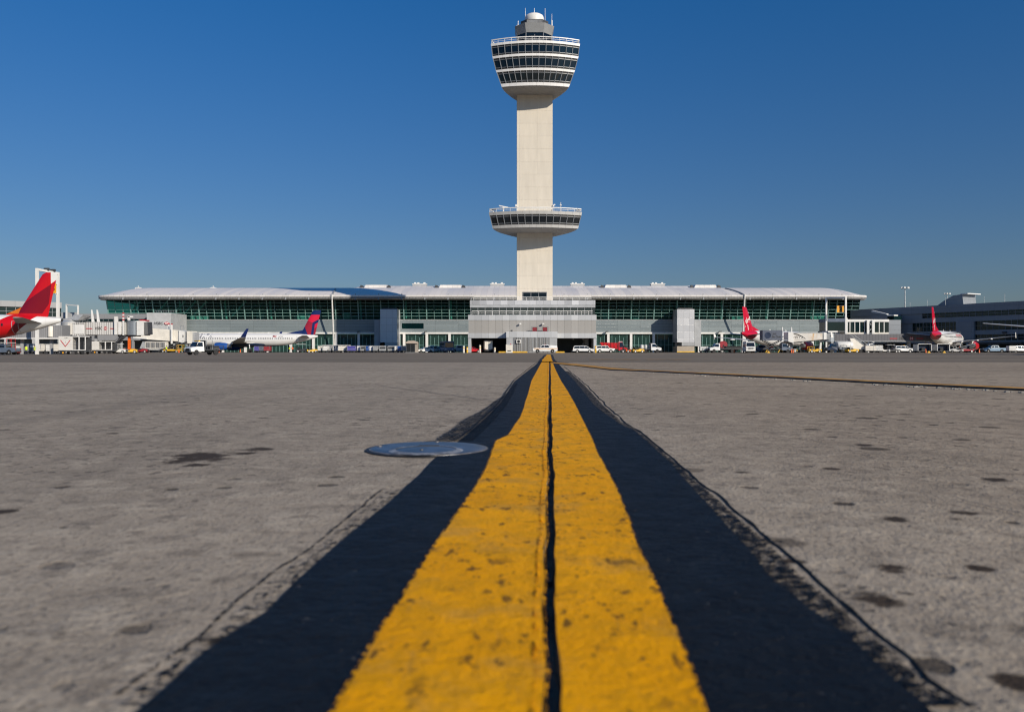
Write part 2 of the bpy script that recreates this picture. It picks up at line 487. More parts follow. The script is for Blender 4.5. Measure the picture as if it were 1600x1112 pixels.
# measured edges of the markings: (row, column) in the photo, turned into metres on the ground below
YL = [(553.5, 855), (560, 850), (568, 845), (596, 830), (615, 825), (630, 820), (645, 816), (656, 811), (670, 801), (683, 793), (692, 773), (713, 766), (735, 758), (772, 737), (824, 700), (881, 662), (941, 625), (997, 587), (1064, 550), (1111, 522)]
YR = [(553.5, 860), (560, 862), (568, 864), (580, 869), (596, 877), (615, 889), (635, 900), (660, 912), (690, 927), (710, 934), (735, 948), (761, 962), (817, 985), (862, 1000), (927, 1030), (997, 1060), (1056, 1084), (1111, 1102)]
BL = [(553.5, 851), (560, 845), (568, 839), (596, 803), (630, 781), (656, 756), (685, 722), (718, 676), (744, 650), (760, 633), (791, 600), (858, 516), (907, 461), (957, 412), (997, 347), (1036, 293), (1111, 208)]
BR = [(553.5, 864), (560, 866), (565, 870), (574, 878), (596, 899), (634, 930), (660, 965), (677, 998), (724, 1050), (778, 1099), (848, 1164), (907, 1213), (957, 1278), (1007, 1347), (1056, 1397), (1111, 1461)]

def row_of(D): return HY + (CZ - gz(D)) * F / D
def gx(tab, D): return Xp(interp(tab, row_of(D)), D)

def strip(name, mat_, fl, fr, sts, z, nseg=6, edge_l=True, edge_r=True, jl=0.0, jr=0.0, seed=0.0, lift=None):
    """a painted strip between two edge functions; attribute 'edge' is 0 at a worn edge, 1 inside"""
    verts, faces, edge = [], [], []
    us = [0, 0.05, 0.12, 0.2, 0.28] + [0.28 + 0.44 * k / (nseg - 1) for k in range(1, nseg - 1)] + [0.72, 0.8, 0.88, 0.9, 0.95, 1.0]
    n = len(us)
    for D in sts:
        jit = lambda s, a: a * (noise.noise(Vector((D * 7 / (1 + 0.15 * D), s + seed, 0))) + 0.6 * noise.noise(Vector((D * 30 / (1 + 0.3 * D), s + seed, 4)))) * min(1.0 + 0.12 * D, 4)
        xl = fl(D) + jit(1.3, jl); xr = fr(D) + jit(8.8, jr)
        for u in us:
            zz = gz(D) + z + (lift(u, D) if lift else 0)
            verts.append((xl + (xr - xl) * u, D, zz))
            e = 1.0
            if edge_l: e = min(e, u / 0.28)
            if edge_r: e = min(e, (1 - u) / 0.28)
            edge.append(e)
    for k in range(len(sts) - 1):
        for i in range(n - 1):
            faces.append((k * n + i, k * n + i + 1, (k + 1) * n + i + 1, (k + 1) * n + i))
    me = bpy.data.meshes.new(name); me.from_pydata(verts, [], faces)
    a = me.attributes.new('edge', 'FLOAT', 'POINT'); a.data.foreach_set('value', edge)
    me.materials.append(mat_)
    o = bpy.data.objects.new(name, me); COL.objects.link(o)
    return structure(o)

def paint_material(name, yellow, wear_at=None):
    m, nt, b = nt_of(name); n = N(nt)
    v = n.coord(); x, y, z = n.sep(v)
    at = n.new('ShaderNodeAttribute'); at.attribute_name = 'edge'
    e = at.outputs['Fac']
    big = n.noise(v, 2.6, 4, 0.6); mid = n.noise(v, 13, 5, 0.68); fine = n.noise(v, 60, 4, 0.7)
    if yellow:
        col = n.mix(n.ramp(big, 0.3, 0.7), c4((0.80, 0.335, 0.001)), c4((0.92, 0.405, 0.002)))
        col = n.mix(n.m('MULTIPLY', n.ramp(mid, 0.42, 0.66), 0.6), col, c4((0.60, 0.28, 0.006)))
        col = n.mix(n.m('MULTIPLY', n.ramp(n.noise(n.scale(v, (1, 1, 1)), 5.0, 6, 0.72), 0.50, 0.68), 0.6), col, c4((0.46, 0.26, 0.06)))
        # dark scuffs and chips through to the black
        ch = n.ramp(n.noise(n.scale(v, (1.3, 0.8, 1)), 34, 5, 0.66), 0.56, 0.63)
        ch = n.m('MULTIPLY', ch, n.ramp(n.noise(v, 6, 3, 0.6), 0.40, 0.58))
        ch2 = n.ramp(n.noise(n.scale(v, (2.6, 1, 1)), 16, 3, 0.55), 0.64, 0.69)
        chips = n.m('MAXIMUM', n.m('MULTIPLY', ch, 0.8), n.m('MULTIPLY', ch2, 0.75))
        col = n.mix(chips, col, c4((0.055, 0.033, 0.014)))
        # grimy streaks and scratches
        gs = n.ramp(n.noise(n.scale(v, (5.0, 1.2, 1)), 9, 6, 0.75), 0.55, 0.70)
        col = n.mix(n.m('MULTIPLY', gs, 0.45), col, c4((0.30, 0.16, 0.04)))
        sc = n.ramp(n.noise(n.scale(v, (0.7, 5.0, 1)), 26, 3, 0.6), 0.66, 0.70)
        col = n.mix(n.m('MULTIPLY', sc, 0.6), col, c4((0.10, 0.05, 0.015)))
        # hairline cross crack
        cr = n.m('ABSOLUTE', n.m('SUBTRACT', n.m('ADD', y, n.m('MULTIPLY', n.noise(v, 4, 3, 0.6), 0.25)), n.m('MULTIPLY_ADD', x, 0.9, 3.05)))
        col = n.mix(n.m('MULTIPLY', n.m('LESS_THAN', cr, 0.008), 0.5), col, c4((0.06, 0.035, 0.01)))
        b.inputs['Roughness'].default_value = 0.62
        b.inputs['Specular IOR Level'].default_value = 0.06
        thr = 0.10
    else:
        col = n.mix(n.ramp(n.noise(v, 22, 6, 0.75), 0.35, 0.7), c4((0.0008, 0.0012, 0.003)), c4((0.0045, 0.006, 0.009)))
        sp = n.ramp(n.noise(n.scale(v, (1, 1, 1)), 70, 3, 0.6), 0.69, 0.73)
        col = n.mix(n.m('MULTIPLY', sp, 0.6), col, c4((0.16, 0.15, 0.14)))
        nt.links.new(n.m('MULTIPLY_ADD', mid, 0.35, 0.36), b.inputs['Roughness'])
        b.inputs['Specular IOR Level'].default_value = 0.22 if not wear_at else 0.12
        thr = 0.42
    nt.links.new(col, b.inputs['Base Color'])
    h = n.m('ADD', n.m('MULTIPLY', mid, 0.35 if yellow else 0.7), n.m('MULTIPLY', fine, 0.5))
    nt.links.new(n.bump(h, 1.0, 0.007 if yellow else 0.024), b.inputs['Normal'])
    # worn away towards the edges
    wear = n.m('ADD', e, n.m('MULTIPLY_ADD', n.m('ADD', n.noise(v, 190, 4, 0.8), n.noise(v, 55, 5, 0.8)), 1.7, -1.7))
    keep = n.m('GREATER_THAN', wear, wear_at or thr)
    keep = n.m('MAXIMUM', keep, n.m('GREATER_THAN', e, 0.09 if yellow else (2.0 if wear_at else 0.07)))
    t = n.new('ShaderNodeBsdfTransparent'); mx = n.new('ShaderNodeMixShader')
    n.link(keep, mx.inputs[0]); n.link(t.outputs[0], mx.inputs[1]); n.link(b.outputs[0], mx.inputs[2])
    n.link(mx.outputs[0], nt.nodes['Material Output'].inputs[0])
    return m

MY = paint_material('yellow line paint', True)
MK2 = paint_material('worn black border paint', False, 0.95)
MK3 = paint_material('worn black border paint, nearly gone', False, 1.13)
MKC = paint_material('tar in the saw cut', False, 0.55)
MKC2 = paint_material('broken tar in the saw cut', False, 0.98)
MK = paint_material('black border paint', False)
near = stations(0.42, 22.9, 1.012)
farst = stations(22.9, 150, 1.05)
gapL = lambda D: seam_x(D) + seam_wobble(D) - 0.0072 - 0.0006 * D
gapR = lambda D: seam_x(D) + seam_wobble(D) + 0.0072 + 0.0006 * D
strip('line_border', MK, lambda D: gx(BL, D), gapL, near, 0.004, 10, True, False, 0.0025, 0, 1)
strip('line_border', MK, gapR, lambda D: gx(BR, D), near, 0.004, 10, False, True, 0, 0.0025, 2)
def ridge(u, D):
    return 0.0045 * (0.8 + 0.6 * noise.noise(Vector((D * 14, 1, 1)))) if u > 0.94 else 0.0
strip('yellow_line', MY, lambda D: gx(YL, D), gapL, near, 0.008, 12, True, False, 0.0007, 0.0015, 3)
strip('yellow_line', MY, gapR, lambda D: gx(YR, D), near, 0.008, 12, False, True, 0.002, 0.0007, 4)
strip('line_border', MK, lambda D: gx(BL, D), lambda D: gx(BR, D), farst, 0.012, 6, True, True, 0.01, 0.01, 5)
strip('yellow_line', MY, lambda D: gx(YL, D), lambda D: gx(YR, D), farst, 0.03, 6, True, True, 0.01, 0.01, 6)
# bead of old paint and sealant squeezed up along the joint
def bead(m_, off, hw_, ht, seed, zb=0.0075):
    rg = []
    for D in near:
        k = 1 + 0.07 * D
        x0 = gapL(D) - off * k + 0.0012 * noise.noise(Vector((D * 13, seed, 3))); r = hw_ * (0.85 + 0.5 * noise.noise(Vector((D * 19, seed, 7)))) * k; h = ht * (0.8 + 0.7 * noise.noise(Vector((D * 23, seed, 1)))) * k
        rg.append([(x0 - r, D, zb), (x0 - r * .6, D, zb + h * .75), (x0, D, zb + h), (x0 + r * .6, D, zb + h * .75), (x0 + r, D, zb)])
    structure(MB().loft(rg, False, False).build('joint_sealant_bead', m_, smooth=True))
bead(MY, 0.0075, 0.0034, 0.0034, 3.0); bead(MY, -0.0012, 0.0030, 0.0022, 8.0, 0.006)
# worn paint outside the solid borders, and the tar-filled saw cuts that bound it
MT = mat('tar', (0.012, 0.013, 0.016), 0.55, 0, 0.3, 20)
CR = [(573, 882), (602, 917), (634, 948), (662, 979), (674, 1000), (736, 1074), (798, 1149), (838, 1199), (883, 1248), (942, 1318), (997, 1377), (1031, 1427), (1061, 1447), (1101, 1516)]
CL = [(763, 600), (823, 526), (863, 476), (902, 417), (927, 387), (987, 318), (1021, 268), (1069, 208)]
def drange(y0, y1, k=1.008): return stations(CZ * F / (y1 - HY), CZ * F / (y0 - HY), k)
strip('worn_border', MK2, lambda D: gx(BR, D) - 0.02, lambda D: gx(CR, D) + 0.004, drange(580, 1105), 0.0022, 6, False, True, 0.0, 0.002, 21)
strip('worn_border', MK3, lambda D: gx(CL, D) - 0.004, lambda D: gx(BL, D) + 0.02, drange(765, 1105), 0.0022, 6, True, False, 0.002, 0.0, 22)
FADE = [(598, 806), (612, 793), (640, 745), (660, 705), (690, 660)]
strip('faded_border', MK2, lambda D: gx(FADE, D), lambda D: gx(BL, D) + 0.05, drange(600, 690), 0.006, 8, True, False, 0.01, 0.0, 11)
def crack(tab, y0, y1, w, seed, z=0.0045, m_=None):
    wv = lambda D, k: 0.006 * noise.noise(Vector((D * 9 / (1 + 0.2 * D), seed, k))) * (1 + 0.1 * D)
    ww = lambda D, k: w * (0.8 + 0.7 * noise.noise(Vector((D * 30 / (1 + 0.3 * D), seed, k)))) * (1 + 0.10 * D)
    strip('pavement_crack', m_ or MKC, lambda D: gx(tab, D) + wv(D, 5) - ww(D, 1), lambda D: gx(tab, D) + wv(D, 5) + ww(D, 2), drange(y0, y1), z, 4, True, True, 0.001, 0.001, seed)
crack(CR, 573, 1105, 0.0046, 31, 0.0012)
crack(CL, 763, 1085, 0.0062, 32, 0.0012, MKC2)
crack([(566, 839), (595, 803), (629, 781), (655, 756), (684, 722)], 566, 684, 0.0045, 33, 0.0082)
for (a, b_, w) in (((1500, 783), (1598, 806), 0.004), ((1120, 569.5), (1330, 579.5), 0.03), ((1330, 579.5), (1600, 586), 0.02), ((595, 603), (770, 627), 0.006), ((1000, 576), (1240, 577.5), 0.02)):
    xa, ya = gp(*a); xb, yb = gp(*b_); mb = MB(); rg = []
    for k in range(60):
        t = k / 59; x = xa + (xb - xa) * t; y = ya + (yb - ya) * t
        q = 0.10 * noise.noise(Vector((t * 9, a[0], 1))) * (0.05 if ya < 4 else 1); ww = w * (0.7 + 0.9 * abs(noise.noise(Vector((t * 14, a[0], 3)))))
        rg.append([(x, y + q - ww * 2, 0.0045), (x, y + q + ww * 2, 0.0045)])
    structure(mb.loft(rg, False, False).build('pavement_crack', MT))

# the branch line that curves off to the right, and a faded dashed line
def branch(name, m_, pts, z, wob, seed):
    """pts: (column, row of far edge, row of near edge)"""
    P = []
    for a, b_ in zip(pts, pts[1:]):
        for k in range(14):
            t = k / 14; P.append([a[i] + (b_[i] - a[i]) * t for i in range(3)])
    P.append(list(pts[-1])); rg = []
    for px, y0, y1 in P:
        q = wob * noise.noise(Vector((px * 0.03, seed, 1)))
        a = gp(px, y0 + q); b_ = gp(px, y1 + q)
        rg.append([(a[0], a[1], z), (b_[0], b_[1], z)])
    return structure(MB().loft(rg, False, False).build(name, m_))
MYl = mat('branch line yellow paint', (0.46, 0.22, 0.02), 0.65, 0, 0.35, 2.5)
branch('line_border', MT, [(872, 565.8, 568.2), (955, 574.8, 578.5), (1000, 578, 580.3), (1200, 587.4, 590.2), (1400, 597.6, 600.8), (1620, 608.0, 611.5)], 0.0095, 0.3, 2)
branch('yellow_line', MYl, [(862, 566.2, 568), (900, 569, 571.8), (955, 575.2, 578), (975, 577, 578.6), (1000, 578.6, 579.6), (1200, 587.8, 589.4), (1400, 598, 599.9), (1620, 608.4, 610.6)], 0.0125, 0.15, 3)
crumb = MB()
for k in range(70):
    px = 985 + (R.random() ** 0.8) * 620
    yy = 581.5 + (px - 1000) * 0.0525 + R.uniform(-0.2, 1.2)
    x, y = gp(px, yy); s_ = R.uniform(0.005, 0.018)
    crumb.lathe([(s_ * 1.2, -0.002), (s_, s_ * 0.35), (s_ * 0.4, s_ * 0.55)], 5, 'z', (x, y, 0.003))
o = crumb.build('concrete_crumbs', mat('broken concrete', (0.27, 0.25, 0.22), 0.9, 0, 0.3, 20)); o['kind'] = 'stuff'
for px in (922, 962, 1008, 1040):
    xa, ya = gp(px, 561.6); D = ya
    structure(MB().add([(xa, D - 0.5, 0.006), (xa + 0.9, D - 0.5, 0.006), (xa + 0.9, D + 0.4, 0.006), (xa, D + 0.4, 0.006)], [(0, 1, 2, 3)]).build('dashed_line', MYl))

# ------------------------------------------------------------------ inset taxiway light
def taxi_light():
    x, D = -0.254, 2.535
    t = thing('taxiway_light', 'round blue grey metal light set flush in the pavement beside the yellow line', 'light', (x, D, 0)); t.scale = (0.95, 0.95, 0.68)
    met = mat('worn blue grey metal', (0.11, 0.14, 0.19), 0.36, 0.6, 0.5, 16)
    edge_m = mat('worn steel edge', (0.22, 0.20, 0.185), 0.5, 0.5, 0.7, 22)
    MB().lathe([(0.1, -0.02), (0.200, -0.012), (0.200, 0.0055), (0.193, 0.006), (0.1, 0.006)], 72).build('base_ring', MT, t, True)
    MB().lathe([(0.1, 0.0062), (0.1885, 0.0062), (0.188, 0.0085), (0.183, 0.0105), (0.150, 0.0115), (0.02, 0.0115)], 72).build('rim_plate', met, t, True)
    MB().lathe([(0.181, 0.0109), (0.1892, 0.0085), (0.1895, 0.0072), (0.183, 0.0075)], 72, caps=False).build('rim_edge', edge_m, t, True)
    # raised centre plate towards the viewer with a sloping shoulder
    arc_m = mat('scuffed bright steel', (0.27, 0.28, 0.30), 0.5, 0.4, 0.6, 25)
    c = (0.0, -0.080, 0)
    MB().lathe([(0.102, 0.0116), (0.096, 0.0150), (0.085, 0.0165), (0.02, 0.0165)], 64, 'z', c).build('centre_plate', met, t, True)
    MB().lathe([(0.116, 0.0113), (0.101, 0.0175), (0.094, 0.0175), (0.098, 0.0116)], 64, 'z', c, caps=False).build('centre_rim', arc_m, t, True)
    MB().hexa([(-0.036, 0.004, 0.0114), (0.036, 0.004, 0.0114), (0.034, 0.034, 0.0114), (-0.034, 0.034, 0.0114)],
              [(-0.034, 0.006, 0.0195), (0.034, 0.006, 0.0195), (0.031, 0.028, 0.0195), (-0.031, 0.028, 0.0195)]).build('lens_housing', M['dark'], t, bevel=0.001)
    for a in (86, 168):
        px_, py_ = 0.166 * math.cos(rad(a)), 0.166 * math.sin(rad(a))
        MB().lathe([(0.0085, 0.0114), (0.0085, 0.014), (0.004, 0.015)], 8, 'z', (px_, py_, 0)).build('bolt', edge_m, t, True)
    for px_, py_ in ((-0.012, -0.10),):
        MB().lathe([(0.006, 0.0174), (0.006, 0.0195), (0.003, 0.020)], 8, 'z', (px_, py_, 0)).build('bolt', edge_m, t, True)
taxi_light()
# ------------------------------------------------------------------ control tower
M['conc'] = panel_mat('tower concrete', (0.63, 0.575, 0.485), 5.0, 3.6, 0.75, 0, 0.035, 0.05, 0.2, 0.5, stain=0.16)
M['tband'] = panel_mat('tower white panels', (0.76, 0.75, 0.735), 1.87, 0, 0.45, 0, 0.04, 0.06, 0.4, 0.5, stain=0.06)
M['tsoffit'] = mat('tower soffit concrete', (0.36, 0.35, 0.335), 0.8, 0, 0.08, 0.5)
M['tglass'] = glass_mat('tower glass', (0.10, 0.16, 0.20), 0.3, base=(0.004, 0.009, 0.015))
M['mull'] = mat('aluminium mullion', (0.19, 0.20, 0.21), 0.45, 0.2, 0.08, 2)
M['tcap'] = mat('tower cap grey panels', (0.23, 0.235, 0.235), 0.5, 0, 0.08, 0.6)

def cab_ring(hw, z, out=0.0, d=11.6, nf=13, ns=8):
    """plan of a tower cab: gently bowed front, sides closing in to the shaft behind"""
    w = hw + out; d = d + out; b = max(0.3, 0.42 * hw - 2.5)
    Rr = (w * w + b * b) / (2 * b); a = math.asin(w / Rr)
    pts = []
    for i in range(nf):
        t = -a + 2 * a * i / nf; pts.append((Rr * math.sin(t), -d - b + (Rr - Rr * math.cos(t)), z))
    bx, by = 5.25 + out * .3, (0.4 if z > 60 else 4.0) + out * .3
    side = [(w + (bx - w) * (i / ns) ** 1.55, -d + (by + d) * i / ns) for i in range(ns)] + [(bx, by)]
    pts += [(x, y, z) for x, y in side]
    pts += [(-x, y, z) for x, y in side[::-1]][:-1]
    return pts

def build_tower():
    TX, TY = Xp(834.8, 241.0), 241.0
    t = thing('control_tower', 'tall white concrete airport control tower with two glazed cabs on a square shaft', 'control tower', (TX, TY, 0))
    MB().box(-5.05, 5.05, -5.35, 5.35, 0, 79.0).build('shaft', M['conc'], t)
    w = MB().box(-3.3, 3.3, -5.42, -5.30, 14.6, 16.9).build('window', M['tglass'], t)
    f = MB()
    for x in (-3.35, -1.1, 1.1, 3.35): f.box(x - 0.08, x + 0.08, -5.48, -5.425, 14.6, 16.95)
    f.box(-3.45, 3.45, -5.48, -5.425, 16.95, 17.15); f.box(-3.45, 3.45, -5.48, -5.425, 15.55, 15.67)
    f.build('window_frame', M['mull'], w)
    s = 0.1762
    z = lambda py: CZ + (HY - py) * s
    def cab(tab, floors, bottom, rail_y, under, bm_):
        hw = lambda py: interp(tab, py) * s
        zs = [under[0]] + [p for p in under[1:]]
        # glazed storeys between white bands
        for (y0, y1) in floors:
            g = MB().loft([cab_ring(hw(y1), z(y1), -0.18), cab_ring(hw(y0), z(y0), -0.18)], False).build('window_band', M['tglass'], t)
            mb = MB(); a = cab_ring(hw(y0), z(y0), -0.08); b = cab_ring(hw(y1), z(y1), -0.08)
            for p, q in zip(a, b): mb.bar(p, q, 0.17, 0.22)
            for fr in (0.17, 0.83):
                rg = cab_ring(hw(y0 + (y1 - y0) * fr), z(y0 + (y1 - y0) * fr), -0.12)
                for p, q in zip(rg, rg[1:] + rg[:1]): mb.bar(p, q, 0.13, 0.13)
            mb.build('mullions', M['mull'], g)
            sp = MB()
            for fr0, fr1 in ((0.0, 0.15), (0.85, 1.0)):
                ya, yb = y0 + (y1 - y0) * fr0, y0 + (y1 - y0) * fr1
                sp.loft([cab_ring(hw(yb), z(yb), -0.16), cab_ring(hw(ya), z(ya), -0.16)], False)
            sp.build('spandrel', M['black'], g)
        for (y0, y1) in bottom:
            MB().loft([cab_ring(hw(y1), z(y1), 0.0), cab_ring(hw(y0), z(y0), 0.0)]).build('white_band', bm_, t)
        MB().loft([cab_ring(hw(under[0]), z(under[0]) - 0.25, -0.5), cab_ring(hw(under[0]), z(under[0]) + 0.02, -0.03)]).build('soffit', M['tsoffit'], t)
        # deck rail
        top = floors[0][0] if False else bottom[0][0]
        mb = MB(); a = cab_ring(hw(top), z(top), -0.25); b = cab_ring(hw(top), z(rail_y), -0.25)
        for p, q in zip(a, b): mb.bar(p, q, 0.09)
        for fr in (0.5, 1.0):
            rg = [Vector(p).lerp(Vector(q), fr) for p, q in zip(a, b)]
            for p, q in zip(rg, rg[1:] + rg[:1]): mb.bar(p, q, 0.20 if fr == 1 else 0.07, 0.22 if fr == 1 else 0.07)
        mb.build('deck_rail', M['white'], t)
    up = [(62, 70.2), (68, 69.8), (87.6, 67.5), (104.5, 63.8), (128.8, 55), (135.5, 52.6), (141, 46), (145, 40.8), (152.5, 28.6)]
    cab(up, [(71.8, 87.7), (91.4, 109.3), (112.9, 130.8)], [(68, 71.8), (87.7, 91.4), (109.3, 112.9), (130.8, 135.5)], 62.0, [135.5], M['tband'])
    lo = [(326, 73.4), (331.5, 73), (337, 71.8), (357, 66.8), (362, 52), (369.5, 28.8)]
    cab(lo, [(336.6, 352.4)], [(331.5, 336.6), (352.4, 357)], 326.2, [357], panel_mat('lower cab grey panels', (0.42, 0.415, 0.40), 1.97, 0, 0.5, 0, 0.04, 0.06, 0.4, 0.5, stain=0.08))
    # floors, so the storeys are not hollow
    core = MB()
    for py in (70, 89.5, 111, 133): core.loft([cab_ring(interp(up, py) * s - 0.4, z(py) - 0.1), cab_ring(interp(up, py) * s - 0.4, z(py) + 0.1)])
    lof = MB(); lof.loft([cab_ring(11.2, z(354)), cab_ring(11.2, z(354) + 0.2)]); lof.loft([cab_ring(12.2, z(334) - 0.1), cab_ring(12.2, z(334) + 0.1)]); lof.build('lower_floor_slab', M['midgrey'], t)
    core.build('floor_slab', M['midgrey'], t)
    # cap house
    def octo(hw_, c, zz, k=0.5): 
        a = hw_ * k
        return [(-a, -hw_, zz), (a, -hw_, zz), (hw_, -a, zz), (hw_, a, zz), (a, hw_, zz), (-a, hw_, zz), (-hw_, a, zz), (-hw_, -a, zz)]
    g = MB().loft([octo(4.75, 0, 85.0), octo(4.85, 0, 90.8)]).build('cap_window', M['tglass'], t)
    mb = MB()
    for p, q in zip(octo(4.85, 0, 85.3), octo(4.95, 0, 90.8)): mb.bar(p, q, 0.22)
    for sx in (-1, 1):
        mb.bar((0, sx * 4.82, 85.3), (0, sx * 4.92, 90.2), 0.16); mb.bar((sx * 4.82, 0, 85.3), (sx * 4.92, 0, 90.2), 0.16)
    rg = octo(4.9, 0, 88.6)
    for p, q in zip(rg, rg[1:] + rg[:1]): mb.bar(p, q, 0.2)
    mb.build('mullions', M['mull'], g)
    MB().loft([octo(4.95, 0, 90.8), octo(5.6, 0, 93.3), octo(5.3, 0, 93.35), octo(5.2, 0, 92.6)]).build('parapet', M['tcap'], t)
    MB().loft([octo(3.95, 0, 92.6, 0.55), octo(3.95, 0, 94.9, 0.55)]).build('plant_drum', M['dark'], t)
    lv = MB()
    for i in range(15): lv.box(-2.2 + i * 0.3, -2.05 + i * 0.3, -4.02, -3.955, 92.9, 94.7)
    lv.build('louvre', M['midgrey'], t)
    MB().lathe([(2.7, 94.7), (2.82, 94.9), (2.82, 96.6), (2.6, 97.2), (2.0, 97.6), (0.8, 97.8)], 32).build('radome', M['white'], t, True)
    for p, q, r in (((0, 0, 97.7), (0, 0, 99.6), .07), ((-2.6, -1, 94.8), (-2.6, -1, 99.2), .05), ((3.1, -1, 94.8), (3.1, -1, 99.2), .05), ((5.0, -2, 92.9), (5.0, -2, 95.3), .16), ((5.0, -2, 95.3), (5.0, -2, 97.2), .05), ((-4.7, -2.4, 92.9), (-4.7, -2.4, 95.0), .09)):
        MB().tube(p, q, r).build('antenna', M['white'], t)
    MB().cbox(-4.8, -2.4, 92.9, 0.6, 0.6, 0.8).build('antenna_box', M['white'], t)
    # small gear on the lower deck: radar bar, railings round the shaft, lamps
    zl = z(331.5)
    mb = MB().tube((-8.8, -9, zl), (-8.8, -9, zl + 1.7), 0.12); mb.hexa([(-10.1, -9.2, zl + 2.15), (-7.5, -9.2, zl + 1.65), (-7.5, -8.8, zl + 1.65), (-10.1, -8.8, zl + 2.15)], [(-10.1, -9.2, zl + 2.4), (-7.5, -9.2, zl + 1.9), (-7.5, -8.8, zl + 1.9), (-10.1, -8.8, zl + 2.4)])
    mb.cbox(-8.8, -9, zl + 1.5, 0.6, 0.6, 0.4)
    mb.build('radar_scanner', M['white'], t)
    mb = MB()
    for x in (-5.1, -2.6, 0, 2.6): mb.bar((x, -7, zl), (x, -7, zl + 2.0), 0.09)
    for zz in (1.0, 2.0): mb.bar((-5.1, -7, zl + zz), (2.6, -7, zl + zz), 0.08)
    mb.build('shaft_rail', M['white'], t)
    MB().tube((7.2, -8, zl), (7.2, -8, zl + 3.4), 0.07).cbox(7.2, -8, zl + 2.5, 0.5, 0.4, 0.25).build('antenna', M['white'], t)
    MB().cbox(-5.3, -5.6, zl + 2.6, 0.4, 0.5, 0.6).build('camera_box', M['white'], t)
    MB().cbox(5.3, -5.6, zl + 2.6, 0.35, 0.5, 0.5).cbox(5.6, -5.6, zl + 3.0, 0.4, 0.3, 0.3).build('camera_box', M['white'], t)
    for x, y in ((-12.0, -11.3), (-11.3, -11.6), (11.9, -11.3), (11.2, -11.7)):
        MB().bar((x, y, zl), (x + 0.2, y, zl + 0.8), 0.12).cbox(x + 0.2, y, zl + 0.7, 0.7, 0.45, 0.4).build('floodlight', M['steel'], t)
build_tower()

# ------------------------------------------------------------------ tower podium
M['pod_light'] = panel_mat('podium light metal panels', (0.53, 0.54, 0.55), 1.72, 0, 0.38, 0.25, 0.11, 0.05, 0.45, stain=0.06)
M['pod_up'] = panel_mat('podium upper metal panels', (0.54, 0.54, 0.55), 1.85, 0, 0.34, 0.3, 0.26, 0.05, 0.5, stain=0.05)
M['pod_rib'] = panel_mat('podium ribbed grey panels', (0.32, 0.31, 0.295), 1.72, 0, 0.6, 0, 0.07, 0.07, 0.4, stain=0.08)
M['pod_glass'] = glass_mat('podium window glass', (0.25, 0.34, 0.34), 0.3, base=(0.05, 0.062, 0.062))
M['louvre'] = panel_mat('louvre grey metal', (0.22, 0.22, 0.22), 0.55, 0, 0.5, 0.1, 0.15, 0.12, 0.75, stain=0.05)
M['inside'] = mat('dim interior wall', (0.10, 0.11, 0.115), 0.8, 0, 0.2, 0.4)
